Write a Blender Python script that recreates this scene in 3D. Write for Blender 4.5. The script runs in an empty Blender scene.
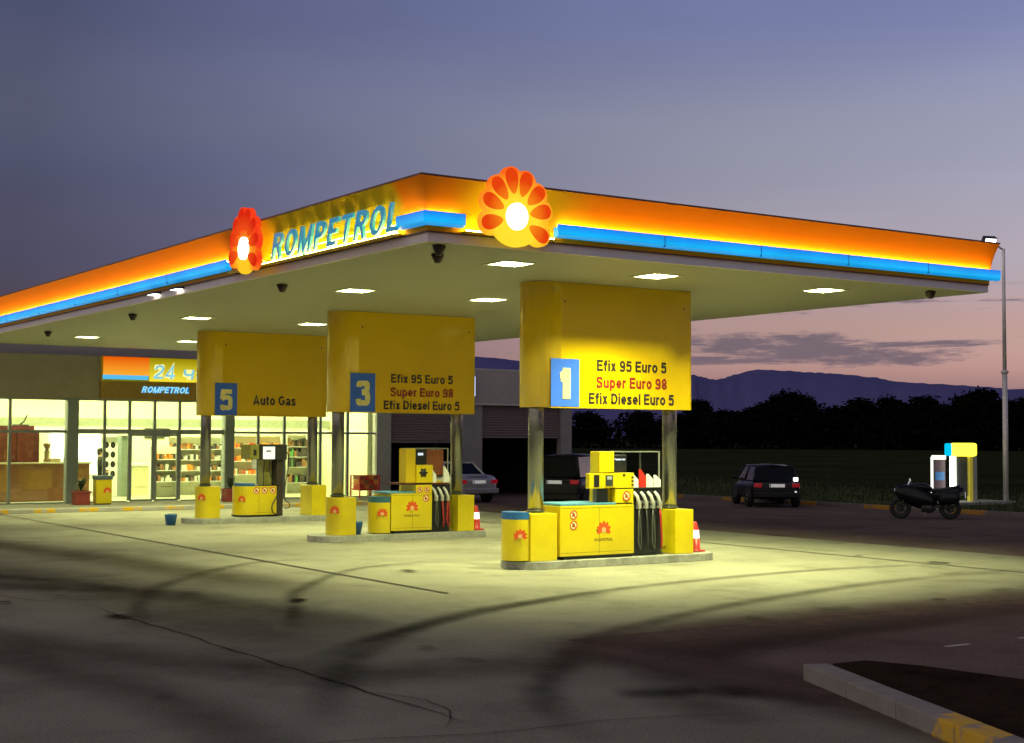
import bpy, bmesh, math, random
from mathutils import Vector, Matrix
random.seed(7)
R = math.radians
scene = bpy.context.scene
COL = scene.collection

# ------------------------------------------------------------------ materials
MATS = {}
def _new(name):
    m = bpy.data.materials.new(name); m.use_nodes = True
    nt = m.node_tree; nt.nodes.clear()
    out = nt.nodes.new('ShaderNodeOutputMaterial')
    return m, nt, out
def N(nt, t, **k):
    n = nt.nodes.new(t)
    for a, b in k.items():
        if a in n.inputs.keys() if hasattr(n.inputs, 'keys') else False: n.inputs[a].default_value = b
        else: setattr(n, a, b)
    return n
def pm(name, col, rough=.5, metal=0., amt=.15, scale=8., bump=0., emit=None, es=0., coat=0., stretch=(1, 1, 1), dirt=0., spec=.5):
    """Principled surface whose colour and roughness are broken up by two noises."""
    if name in MATS: return MATS[name]
    m, nt, out = _new(name)
    b = nt.nodes.new('ShaderNodeBsdfPrincipled')
    tc = nt.nodes.new('ShaderNodeTexCoord')
    mp = nt.nodes.new('ShaderNodeMapping'); mp.inputs['Scale'].default_value = stretch
    nt.links.new(tc.outputs['Object'], mp.inputs[0])
    n1 = nt.nodes.new('ShaderNodeTexNoise'); n1.inputs['Scale'].default_value = scale; n1.inputs['Detail'].default_value = 6
    n1.inputs['Roughness'].default_value = .65
    nt.links.new(mp.outputs[0], n1.inputs['Vector'])
    rp = nt.nodes.new('ShaderNodeValToRGB')
    rp.color_ramp.elements[0].position = .3; rp.color_ramp.elements[1].position = .7
    c = Vector(col)
    rp.color_ramp.elements[0].color = (*(c * (1 - amt)), 1); rp.color_ramp.elements[1].color = (*[min(1, x) for x in c * (1 + amt)], 1)
    nt.links.new(n1.outputs['Fac'], rp.inputs[0])
    src = rp.outputs[0]
    if dirt:
        n2 = nt.nodes.new('ShaderNodeTexNoise'); n2.inputs['Scale'].default_value = scale * .23; n2.inputs['Detail'].default_value = 9
        nt.links.new(mp.outputs[0], n2.inputs['Vector'])
        r2 = nt.nodes.new('ShaderNodeValToRGB'); r2.color_ramp.elements[0].position = .45; r2.color_ramp.elements[1].position = .72
        r2.color_ramp.elements[0].color = (1, 1, 1, 1); r2.color_ramp.elements[1].color = (1 - dirt, 1 - dirt, 1 - dirt * .9, 1)
        nt.links.new(n2.outputs['Fac'], r2.inputs[0])
        mx = nt.nodes.new('ShaderNodeMix'); mx.data_type = 'RGBA'; mx.blend_type = 'MULTIPLY'; mx.inputs[0].default_value = 1
        nt.links.new(src, mx.inputs[6]); nt.links.new(r2.outputs[0], mx.inputs[7]); src = mx.outputs[2]
    nt.links.new(src, b.inputs['Base Color'])
    mr = nt.nodes.new('ShaderNodeMapRange'); mr.inputs['To Min'].default_value = max(0, rough - .1); mr.inputs['To Max'].default_value = min(1, rough + .1)
    nt.links.new(n1.outputs['Fac'], mr.inputs['Value']); nt.links.new(mr.outputs[0], b.inputs['Roughness'])
    b.inputs['Metallic'].default_value = metal
    b.inputs['Specular IOR Level'].default_value = spec
    if coat: b.inputs['Coat Weight'].default_value = coat; b.inputs['Coat Roughness'].default_value = .08
    if bump:
        bp = nt.nodes.new('ShaderNodeBump'); bp.inputs['Strength'].default_value = bump; bp.inputs['Distance'].default_value = .02
        nt.links.new(n1.outputs['Fac'], bp.inputs['Height']); nt.links.new(bp.outputs[0], b.inputs['Normal'])
    if emit:
        b.inputs['Emission Color'].default_value = (*emit, 1); b.inputs['Emission Strength'].default_value = es
    nt.links.new(b.outputs[0], out.inputs[0])
    MATS[name] = m
    return m
def em(name, col, s):
    if name in MATS: return MATS[name]
    m, nt, out = _new(name)
    e = nt.nodes.new('ShaderNodeEmission'); e.inputs[0].default_value = (*col, 1); e.inputs[1].default_value = s
    nt.links.new(e.outputs[0], out.inputs[0]); MATS[name] = m
    return m
def glass(name, tint=(.92, .97, .93), refl=.1, rough=.02):
    m, nt, out = _new(name)
    t = nt.nodes.new('ShaderNodeBsdfTransparent'); t.inputs[0].default_value = (*tint, 1)
    g = nt.nodes.new('ShaderNodeBsdfGlossy'); g.inputs['Roughness'].default_value = rough
    lw = nt.nodes.new('ShaderNodeLayerWeight'); lw.inputs[0].default_value = .25
    ad = nt.nodes.new('ShaderNodeMath'); ad.operation = 'MULTIPLY_ADD'; ad.inputs[1].default_value = .6; ad.inputs[2].default_value = refl * .5
    nt.links.new(lw.outputs['Fresnel'], ad.inputs[0])
    mx = nt.nodes.new('ShaderNodeMixShader')
    nt.links.new(ad.outputs[0], mx.inputs[0]); nt.links.new(t.outputs[0], mx.inputs[1]); nt.links.new(g.outputs[0], mx.inputs[2])
    nt.links.new(mx.outputs[0], out.inputs[0]); MATS[name] = m
    return m

YEL = pm('yellow_paint', (.71, .54, .004), .34, amt=.07, scale=3, coat=.3, dirt=.25)
YELSIGN = pm('yellow_sign_sheet', (.80, .50, .0), .22, amt=.03, scale=2, coat=.5, dirt=.09, stretch=(1.2, 1.2, .6))
YELD = pm('yellow_ochre_paint', (.66, .45, .005), .4, amt=.08, scale=3, dirt=.15)
BLUE = pm('blue_lid_plastic', (.02, .12, .36), .4, amt=.1)
BLUESIGN = pm('blue_sign_film', (.05, .16, .85), .35, amt=.04)
BLUETOP = pm('pale_blue_top', (.10, .30, .48), .4, amt=.12)
BLACK = pm('black_plastic', (.012, .012, .014), .45, amt=.2)
RUBBER = pm('black_rubber', (.016, .016, .016), .7, amt=.2)
DGREY = pm('dark_grey_metal', (.05, .055, .05), .45, metal=.2, amt=.2)
STEEL = pm('brushed_steel', (.24, .24, .225), .24, metal=.8, amt=.05, scale=14, stretch=(1, 1, .1))
ALU = pm('aluminium_frame', (.28, .31, .29), .45, metal=.4, amt=.1)
WHITE = pm('white_paint', (.78, .78, .76), .45, amt=.05)
WHITEPL = pm('white_label', (.85, .85, .82), .5, amt=.04)
RED = pm('red_plastic', (.62, .03, .02), .4, amt=.12)
REDTXT = pm('red_lettering', (.28, .02, .01), .5, amt=.05)
BLKTXT = pm('dark_lettering', (.03, .025, .02), .5, amt=.05)
ORANGE = pm('orange_red_emblem', (.75, .09, .01), .45, amt=.05)
SCREEN = pm('lit_screen', (.1, .1, .1), .3, emit=(.75, .85, .95), es=.9)
CONC_KERB = pm('island_concrete', (.34, .335, .29), .85, amt=.18, scale=14, bump=.3, dirt=.35)
CREAM = pm('cream_wall', (.74, .74, .56), .7, amt=.04)
SHOPFASCIA = pm('shop_fascia_sheet', (.30, .27, .17), .6, amt=.08, scale=3)
GFASCIA = pm('garage_fascia_sheet', (.40, .36, .35), .55, amt=.06, scale=2)

# ------------------------------------------------------------------ mesh builder
class MB:
    def __init__(s): s.v = []; s.f = []; s.m = []; s.sm = []
    def add(s, vs, fs, m=0, smooth=False, M=None):
        o = len(s.v)
        s.v += [tuple(M @ Vector(p)) if M else tuple(p) for p in vs]
        s.f += [tuple(i + o for i in f) for f in fs]; s.m += [m] * len(fs); s.sm += [smooth] * len(fs)
        return s
    def box(s, x0, x1, y0, y1, z0, z1, m=0, M=None):
        vs = [(x, y, z) for z in (z0, z1) for y in (y0, y1) for x in (x0, x1)]
        return s.add(vs, [(0, 2, 3, 1), (4, 5, 7, 6), (0, 1, 5, 4), (2, 6, 7, 3), (0, 4, 6, 2), (1, 3, 7, 5)], m, False, M)
    def prism(s, pts, z0, z1, m=0, M=None, smooth=False, inset=0):
        n = len(pts)
        cx = sum(p[0] for p in pts) / n; cy = sum(p[1] for p in pts) / n
        k = 1 - inset
        vs = [(p[0], p[1], z0) for p in pts] + [(cx + (p[0] - cx) * k, cy + (p[1] - cy) * k, z1) for p in pts]
        s.add(vs, [tuple(range(n))[::-1], tuple(range(n, 2 * n))], m, False, M)
        o = len(s.v) - 2 * n
        for i in range(n):
            j = (i + 1) % n
            s.f.append((o + i, o + j, o + n + j, o + n + i)); s.m.append(m); s.sm.append(smooth)
        return s
    def cyl(s, a, b, r, r2=None, n=16, m=0, caps=True, M=None, smooth=True):
        a = Vector(a); b = Vector(b); r2 = r if r2 is None else r2
        d = (b - a).normalized(); t = Vector((0, 0, 1)) if abs(d.z) < .9 else Vector((1, 0, 0))
        x = d.cross(t).normalized(); y = d.cross(x)
        vs = []
        for p, q in ((a, r), (b, r2)):
            vs += [p + (x * math.cos(2 * math.pi * i / n) + y * math.sin(2 * math.pi * i / n)) * q for i in range(n)]
        fs = [(i, (i + 1) % n, n + (i + 1) % n, n + i) for i in range(n)]
        s.add(vs, fs, m, smooth, M)
        if caps:
            s.add(vs, [tuple(range(n))[::-1], tuple(range(n, 2 * n))], m, False, M)
        return s
    def lathe(s, prof, c=(0, 0, 0), n=20, m=0, M=None, axis=None):
        vs = []; c = Vector(c)
        for r, z in prof:
            for i in range(n):
                a = 2 * math.pi * i / n; p = Vector((r * math.cos(a), r * math.sin(a), z))
                if axis == 'y': p = Vector((p.x, p.z, p.y))
                if axis == 'x': p = Vector((p.z, p.x, p.y))
                vs.append(c + p)
        fs = []
        for k in range(len(prof) - 1):
            for i in range(n):
                j = (i + 1) % n
                fs.append((k * n + i, k * n + j, (k + 1) * n + j, (k + 1) * n + i))
        return s.add(vs, fs, m, True, M)
    def tube(s, pts, r, n=8, m=0, M=None):
        pts = [Vector(p) for p in pts]; rings = []
        for i, p in enumerate(pts):
            d = (pts[min(i + 1, len(pts) - 1)] - pts[max(i - 1, 0)]).normalized()
            t = Vector((0, 0, 1)) if abs(d.z) < .95 else Vector((1, 0, 0))
            x = d.cross(t).normalized(); y = d.cross(x)
            rr = r[i] if isinstance(r, (list, tuple)) else r
            rings.append([p + (x * math.cos(2 * math.pi * k / n) + y * math.sin(2 * math.pi * k / n)) * rr for k in range(n)])
        return s.loft(rings, m, M, True)
    def loft(s, rings, m=0, M=None, smooth=True, caps=True):
        n = len(rings[0]); vs = [p for r in rings for p in r]; fs = []
        for k in range(len(rings) - 1):
            for i in range(n):
                j = (i + 1) % n
                fs.append((k * n + i, k * n + j, (k + 1) * n + j, (k + 1) * n + i))
        s.add(vs, fs, m, smooth, M)
        if caps: s.add(vs, [tuple(range(n))[::-1], tuple(range(len(vs) - n, len(vs)))], m, False, M)
        return s
    def ball(s, c, rx, ry=None, rz=None, n=12, m=0, M=None):
        ry = rx if ry is None else ry; rz = rx if rz is None else rz
        vs = []; k = n // 2
        for i in range(k + 1):
            t = math.pi * i / k
            for j in range(n):
                a = 2 * math.pi * j / n
                vs.append((c[0] + rx * math.sin(t) * math.cos(a), c[1] + ry * math.sin(t) * math.sin(a), c[2] + rz * math.cos(t)))
        fs = []
        for i in range(k):
            for j in range(n):
                q = (j + 1) % n
                fs.append((i * n + j, (i + 1) * n + j, (i + 1) * n + q, i * n + q))
        return s.add(vs, fs, m, True, M)
    def ring(s, c, R0, r, axis='x', n=24, k=8, m=0, M=None):
        vs = []
        for i in range(n):
            a = 2 * math.pi * i / n
            for j in range(k):
                b = 2 * math.pi * j / k; q = R0 + r * math.cos(b); h = r * math.sin(b)
                p = {'x': (h, q * math.cos(a), q * math.sin(a)), 'y': (q * math.cos(a), h, q * math.sin(a)), 'z': (q * math.cos(a), q * math.sin(a), h)}[axis]
                vs.append((c[0] + p[0], c[1] + p[1], c[2] + p[2]))
        fs = [(i * k + j, ((i + 1) % n) * k + j, ((i + 1) % n) * k + (j + 1) % k, i * k + (j + 1) % k) for i in range(n) for j in range(k)]
        return s.add(vs, fs, m, True, M)
    def build(s, name, mats, parent=None, bevel=0., sub=0, off=None):
        if not isinstance(mats, (list, tuple)): mats = [mats]
        me = bpy.data.meshes.new(name)
        if off is None and parent is not None and parent.get('_w'): off = wloc(parent)
        off = Vector(off) if off else Vector((0, 0, 0))
        me.from_pydata([tuple(Vector(p) - off) for p in s.v], [], s.f)
        for mt in mats: me.materials.append(mt)
        for p, mi, sm in zip(me.polygons, s.m, s.sm): p.material_index = mi; p.use_smooth = sm
        bm = bmesh.new(); bm.from_mesh(me)
        bmesh.ops.remove_doubles(bm, verts=bm.verts, dist=1e-5)
        bmesh.ops.recalc_face_normals(bm, faces=bm.faces)
        if bevel:
            es = [e for e in bm.edges if len(e.link_faces) == 2 and e.calc_face_angle(0) > .6]
            bmesh.ops.bevel(bm, geom=es, offset=bevel, segments=2, affect='EDGES', profile=.6)
        bm.to_mesh(me); bm.free()
        o = bpy.data.objects.new(name, me); COL.objects.link(o)
        if parent: o.parent = parent
        if sub:
            md = o.modifiers.new('Subdivision', 'SUBSURF'); md.levels = sub; md.render_levels = sub
        return o
WL = {}
def wloc(o):
    return WL.get(o.name, Vector((0, 0, 0)))
def thing(name, label, cat, loc=(0, 0, 0), rz=0., group=None, world=True):
    o = bpy.data.objects.new(name, None); COL.objects.link(o); o.empty_display_size = .2
    o.location = loc; o.rotation_euler = (0, 0, rz); o['label'] = label; o['category'] = cat
    if group: o['group'] = group
    if world: o['_w'] = 1; WL[o.name] = Vector(loc)
    return o
def sub(parent_part):  # children of a part share the same local frame (part sits at its thing's origin)
    parent_part['_w'] = 1; WL[parent_part.name] = wloc(parent_part.parent) if parent_part.parent else Vector((0, 0, 0))
    return parent_part
def tag(o, label, cat, group=None, kind=None):
    o['label'] = label; o['category'] = cat
    if group: o['group'] = group
    if kind: o['kind'] = kind
    return o
def struct(o, label=None):
    o['kind'] = 'structure'
    if label: o['label'] = label
    return o
def copy_tree(o, parent=None):
    c = o.copy(); COL.objects.link(c)
    if parent: c.parent = parent
    for ch in list(o.children): copy_tree(ch, c)
    return c
def smooth_path(pts, n=10):
    P = [Vector(p).to_3d() if len(p) == 2 else Vector(p) for p in pts]; out = []
    Q = [P[0] * 2 - P[1]] + P + [P[-1] * 2 - P[-2]]
    for i in range(1, len(Q) - 2):
        for k in range(n):
            t = k / n; a, b, c, d = Q[i - 1], Q[i], Q[i + 1], Q[i + 2]
            out.append(.5 * ((2 * b) + (c - a) * t + (2 * a - 5 * b + 4 * c - d) * t * t + (3 * b - a - 3 * c + d) * t ** 3))
    out.append(P[-1]); return out
def _arc(cx, cy, rx, ry, a0, a1, n=14):
    return [(cx + rx * math.cos(math.radians(a0 + (a1 - a0) * i / n)), cy + ry * math.sin(math.radians(a0 + (a1 - a0) * i / n))) for i in range(n + 1)]
def _sm(pts, n=5):
    return [(p.x, p.y) for p in smooth_path(pts, n)]
def glyph(c, w):
    """One grotesque letter as stroke centre lines: cap height 1, stroke weight w. Returns (width, strokes)."""
    h = w / 2; T = 1 - h; B = h; X = .74
    if c == ' ': return .26, []
    if c == 'E': W = .60; return W, [[(W, T), (h, T), (h, B), (W, B)], [(h, .52), (W - .05, .52)]]
    if c == 'L': W = .56; return W, [[(h, 1), (h, B), (W, B)]]
    if c == 'T': W = .64; return W, [[(0, T), (W, T)], [(W / 2, T), (W / 2, 0)]]
    if c == 'P': W = .64; return W, [[(h, 0), (h, T)] + _arc(W - h - .22, .74 - h / 2, .22, .26 - h / 2, 90, -90) + [(h, .48)]]
    if c == 'R': W = .68; return W, [[(h, 0), (h, T)] + _arc(W - h - .24, .76 - h / 2, .22, .24 - h / 2, 90, -90) + [(h, .52)], [(W * .52, .52), (W - h * .9, 0)]]
    if c == 'O': W = .76; return W, [_arc(W / 2, .5, W / 2 - h, .5 - h, 0, 360, 32)]
    if c == 'M': W = .84; return W, [[(h, 0), (h, 1)], [(h, .96), (W / 2, h * .6), (W - h, .96)], [(W - h, 1), (W - h, 0)]]
    if c == 'D': W = .68; return W, [[(h, B), (h, T), (W - .34, T)] + _arc(W - .34, .5, .34 - h, .5 - h, 90, -90, 18) + [(h, B), (h, .3)]]
    if c == 'G': W = .74; return W, [_arc(W / 2, .5, W / 2 - h, .5 - h, 42, 338, 28) + [(W - h, .30), (W - h, .44)], [(W / 2 + .02, .46), (W, .46)]]
    if c == 'A': W = .72; return W, [[(h * .8, 0), (W / 2, .97), (W - h * .8, 0)], [(W * .2, .30), (W * .8, .30)]]
    if c == 'S': W = .64; return W, [_sm([(W - h, .74), (W - .14, .88), (W / 2, T), (.15, .88), (h, .74), (.16, .60), (W / 2, .51), (W - .14, .40), (W - h, .26), (W - .14, .12), (W / 2, B), (.14, .11), (h * .8, .28)])]
    if c == 'f': W = .36; return W, [[(W, T), (.26, T), (.185, T - .06), (.16, .84), (.16, 0)], [(0, X - h), (W, X - h)]]
    if c == 'i': return w, [[(h, 0), (h, X)], [(h, .87), (h, 1.01)]]
    if c == 'l': return w, [[(h, 0), (h, 1.0)]]
    if c == 'x': W = .52; return W, [[(h, 0), (W - h, X)], [(W - h, 0), (h, X)]]
    if c == 'u': W = .54; return W, [[(h, X), (h, .24)] + _arc(W / 2, .24, W / 2 - h, .24 - h, 180, 360, 10), [(W - h, 0), (W - h, X)]]
    if c == 'r': W = .36; return W, [[(h, 0), (h, X)], _sm([(h, .46), (.14, .60), (.25, X - h * 1.05), (W, X - h)])]
    if c == 'o': W = .58; return W, [_arc(W / 2, X / 2, W / 2 - h, X / 2 - h + .01, 0, 360, 24)]
    if c in 'cс': W = .54; return W, [_arc(W / 2, X / 2, W / 2 - h, X / 2 - h, 45, 315, 20)]
    if c == 'p': W = .58; return W, [[(h, -.26), (h, X)], _arc(W / 2, X / 2, W / 2 - h, X / 2 - h, 0, 360, 24)]
    if c == 'e': W = .56; return W, [[(h, X / 2), (W - h, X / 2)] + _arc(W / 2, X / 2, W / 2 - h, X / 2 - h, 0, 318, 24)]
    if c == 's': W = .50; return W, [_sm([(W - h, .54), (W - .14, X - h * 1.1), (W / 2, X - h), (.13, X - h * 1.3), (h, .55), (.15, .43), (W / 2, .375), (W - .13, .31), (W - h, .20), (W - .13, .09), (W / 2, B), (.12, .08), (h * .7, .21)])]
    if c == 't': W = .34; return W, [_sm([(.15, .94), (.15, .5), (.15, .18), (.20, B + .01), (W, B)]), [(0, X - h), (W, X - h)]]
    if c in 'aа': W = .54; return W, [_sm([(h * 1.1, .53), (.14, X - h * 1.2), (W / 2, X - h), (W - h - .05, X - h * 1.5), (W - h, .50), (W - h, .2), (W - h, 0)]), _arc(W / 2 - .015, .215, W / 2 - h - .0, .215 - h * .95, 0, 360, 20)]
    if c == 'ч': W = .52; return W, [_sm([(h, X), (h, .48), (.14, .36), (.28, .33), (W - h, .40)]), [(W - h, 0), (W - h, X)]]
    if c == '1': W = .40; return W, [[(W - h - .02, 0), (W - h - .02, 1)], [(.0, .70), (.12, .72), (W - h, .93)]]
    if c == '2': W = .58; return W, [_sm([(h, .68), (.12, .86), (.28, T), (W - .12, .88), (W - h, .72), (W - .14, .52), (.2, .26), (h, B + .03)]) + [(h, B), (W, B)]]
    if c == '3': W = .58; return W, [_sm([(h, .74), (.13, .88), (.28, T), (W - .14, .88), (W - h - .02, .75), (W - .16, .60), (.24, .54)]), _sm([(.24, .54), (W - .14, .48), (W - h, .30), (W - .14, .12), (.28, B), (.12, .11), (h * .8, .27)])]
    if c == '4': W = .62; return W, [[(W, .24), (h, .24), (W - .2, .97), (W - .2, 0)]]
    if c == '5': W = .58; return W, [[(W - .04, T), (.14, T), (.09, .52)], _sm([(.075, .50), (.17, .58), (.30, .62), (W - .13, .55), (W - h, .34), (W - .14, .12), (.28, B), (.12, .10), (h * .8, .25)])]
    if c == '8': W = .58; return W, [_arc(W / 2, .75 - h / 2, W / 2 - h - .02, .25 - h / 2, 0, 360, 20), _arc(W / 2, .26, W / 2 - h, .26 - h, 0, 360, 20)]
    if c == '9': W = .58; return W, [_arc(W / 2, .67, W / 2 - h, .33 - h, 0, 360, 22), _sm([(W - h, .66), (W - h, .36), (W - .15, .12), (.27, B), (.12, .10), (h * .8, .22)])]
    raise ValueError(c)
def text_into(mb, s, origin, ux, uy, w, h, depth=.004, bold=.15, shear=0., m=0, center=True, track=.10, baseline=0):
    """Lettering built stroke by stroke, w metres wide with capitals h metres tall; origin is its middle."""
    ux = Vector(ux); uy = Vector(uy); n = ux.cross(uy); O = Vector(origin)
    x = 0; items = []
    for c in s:
        W, st = glyph(c, bold); items.append((x, st)); x += W + track
    tot = x - track; kx = w / tot; k = 0
    for x0, st in items:
        for line in st:
            P = []
            for p in line:
                q = Vector(((x0 + p[0]) * kx / h, p[1], 0))
                if not P or (q - P[-1]).length > .008: P.append(q)
            closed = (P[0] - P[-1]).length < .02
            L = []; Rr = []
            hw = bold / 2; N_ = len(P)
            for i in range(N_):
                a = P[i - 1] if i > 0 else (P[-2] if closed else None); b = P[i + 1] if i < N_ - 1 else (P[1] if closed else None)
                d1 = (P[i] - a).normalized() if a is not None else None; d2 = (b - P[i]).normalized() if b is not None else None
                if d1 is None: d1 = d2
                if d2 is None: d2 = d1
                n1 = Vector((-d1.y, d1.x, 0)); n2 = Vector((-d2.y, d2.x, 0)); mt = (n1 + n2)
                if mt.length < .2: mt = n1.copy()
                mt.normalize(); sc = min(1.7, 1 / max(.3, mt.dot(n1)))
                L.append(P[i] + mt * hw * sc); Rr.append(P[i] - mt * hw * sc)
            dz = depth + k * .00035; k = (k + 1) % 5
            def W3(p, z): return O + ux * ((p.x + shear * p.y) * h - w / 2 * (1 if center else 0)) + uy * ((p.y - .5) * h if center else p.y * h) + n * z
            vs = []
            for a, b in zip(L, Rr): vs += [W3(a, dz), W3(b, dz), W3(a, 0), W3(b, 0)]
            fs = []
            for i in range(N_ - 1):
                o = 4 * i
                fs += [(o, o + 1, o + 5, o + 4), (o, o + 4, o + 6, o + 2), (o + 1, o + 3, o + 7, o + 5)]
            if not closed: fs += [(0, 2, 3, 1), (4 * N_ - 4, 4 * N_ - 3, 4 * N_ - 1, 4 * N_ - 2)]
            mb.add(vs, fs, m)
    return mb
U = (1, 0, 0); V_ = (0, 1, 0); Z = (0, 0, 1); NV = (0, -1, 0)
def disc(mb, c, ux, uy, r, depth=.01, n=24, m=0, ry=None, a0=0):
    ux = Vector(ux); uy = Vector(uy); nn = ux.cross(uy); c = Vector(c); ry = r if ry is None else ry
    ca, sa = math.cos(a0), math.sin(a0)
    ax = ux * ca + uy * sa; ay = -ux * sa + uy * ca
    pts = [ax * math.cos(2 * math.pi * i / n) * r + ay * math.sin(2 * math.pi * i / n) * ry for i in range(n)]
    vs = [c + p for p in pts] + [c + p + nn * depth for p in pts]
    mb.add(vs, [tuple(range(n))[::-1], tuple(range(n, 2 * n))] + [(i, (i + 1) % n, n + (i + 1) % n, n + i) for i in range(n)], m)
def ringflat(mb, c, ux, uy, r0, r1, depth=.006, n=24, m=0, a0=0, a1=2 * math.pi):
    ux = Vector(ux); uy = Vector(uy); nn = ux.cross(uy); c = Vector(c)
    vs = []
    for i in range(n + 1):
        a = a0 + (a1 - a0) * i / n; d = ux * math.cos(a) + uy * math.sin(a)
        vs += [c + d * r0 + nn * depth, c + d * r1 + nn * depth]
    mb.add(vs, [(2 * i, 2 * i + 1, 2 * i + 3, 2 * i + 2) for i in range(n)], m)
def bar2(mb, c, ux, uy, p, q, w, depth=.007, m=0):
    ux = Vector(ux); uy = Vector(uy); nn = ux.cross(uy); c = Vector(c)
    P = ux * p[0] + uy * p[1]; Q = ux * q[0] + uy * q[1]; d = (Q - P).normalized(); s = nn.cross(d) * w / 2
    mb.add([c + nn * depth + P - s, c + nn * depth + Q - s, c + nn * depth + Q + s, c + nn * depth + P + s], [(0, 1, 2, 3)], m)

# ------------------------------------------------------------------ ground
def ground_mat(name, base, base2, sc=.35, stain=.5, rough=.85, bump=.25, fine=30):
    m, nt, out = _new(name)
    b = nt.nodes.new('ShaderNodeBsdfPrincipled'); tc = nt.nodes.new('ShaderNodeTexCoord')
    def noise(s, d=8, r=.6):
        n = nt.nodes.new('ShaderNodeTexNoise'); n.inputs['Scale'].default_value = s; n.inputs['Detail'].default_value = d; n.inputs['Roughness'].default_value = r
        nt.links.new(tc.outputs['Object'], n.inputs['Vector']); return n
    a = noise(sc, 8); f = noise(fine, 4); st = noise(sc * 2.7, 10, .7)
    r1 = nt.nodes.new('ShaderNodeValToRGB'); r1.color_ramp.elements[0].position = .32; r1.color_ramp.elements[1].position = .68
    r1.color_ramp.elements[0].color = (*base2, 1); r1.color_ramp.elements[1].color = (*base, 1)
    nt.links.new(a.outputs['Fac'], r1.inputs[0])
    r2 = nt.nodes.new('ShaderNodeValToRGB'); r2.color_ramp.elements[0].position = .5; r2.color_ramp.elements[1].position = .75
    r2.color_ramp.elements[0].color = (1, 1, 1, 1); r2.color_ramp.elements[1].color = (1 - stain, 1 - stain, 1 - stain, 1)
    nt.links.new(st.outputs['Fac'], r2.inputs[0])
    r3 = nt.nodes.new('ShaderNodeValToRGB'); r3.color_ramp.elements[0].position = .3; r3.color_ramp.elements[1].position = .7
    r3.color_ramp.elements[0].color = (.66, .66, .66, 1); r3.color_ramp.elements[1].color = (1.2, 1.2, 1.2, 1)
    nt.links.new(f.outputs['Fac'], r3.inputs[0])
    m1 = nt.nodes.new('ShaderNodeMix'); m1.data_type = 'RGBA'; m1.blend_type = 'MULTIPLY'; m1.inputs[0].default_value = 1
    m2 = nt.nodes.new('ShaderNodeMix'); m2.data_type = 'RGBA'; m2.blend_type = 'MULTIPLY'; m2.inputs[0].default_value = 1
    nt.links.new(r1.outputs[0], m1.inputs[6]); nt.links.new(r2.outputs[0], m1.inputs[7])
    nt.links.new(m1.outputs[2], m2.inputs[6]); nt.links.new(r3.outputs[0], m2.inputs[7])
    nt.links.new(m2.outputs[2], b.inputs['Base Color'])
    b.inputs['Roughness'].default_value = rough; b.inputs['Specular IOR Level'].default_value = .0
    bp = nt.nodes.new('ShaderNodeBump'); bp.inputs['Strength'].default_value = bump; bp.inputs['Distance'].default_value = .01
    nt.links.new(f.outputs['Fac'], bp.inputs['Height']); nt.links.new(bp.outputs[0], b.inputs['Normal'])
    nt.links.new(b.outputs[0], out.inputs[0]); MATS[name] = m
    return m
CONCRETE = ground_mat('forecourt_concrete', (.37, .355, .27), (.25, .23, .18), .22, .38, fine=42)
ASPHALT = ground_mat('worn_asphalt', (.21, .155, .135), (.14, .10, .092), .3, .35, .8)
SOIL = ground_mat('dark_soil', (.045, .03, .02), (.025, .018, .014), 1.1, .4, .95, .6)
GRASSG = ground_mat('field_ground', (.040, .046, .022), (.022, .026, .013), .08, .4, .95, .5, 6)

def sheet(name, pts, z, mat, label=None):
    mb = MB(); mb.add([(p[0], p[1], z) for p in pts], [tuple(range(len(pts)))])
    return struct(mb.build(name, mat), label)
S8 = 9000
sheet('ground', [(-S8, -S8), (S8, -S8), (S8, S8), (-S8, S8)], -.012, GRASSG, 'dark grassy field reaching to the hills')
sheet('road', [(-60, -60), (27.0, -60), (27.0, 120), (-60, 120)], -.006, ASPHALT, 'worn purple-brown asphalt around the forecourt')
sheet('forecourt', [(-60, -60), (-.6, -60), (-.6, -4.25), (14.3, -4.25), (14.3, 27), (-60, 27)], 0, CONCRETE, 'concrete forecourt slabs lit under the canopy')

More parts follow.
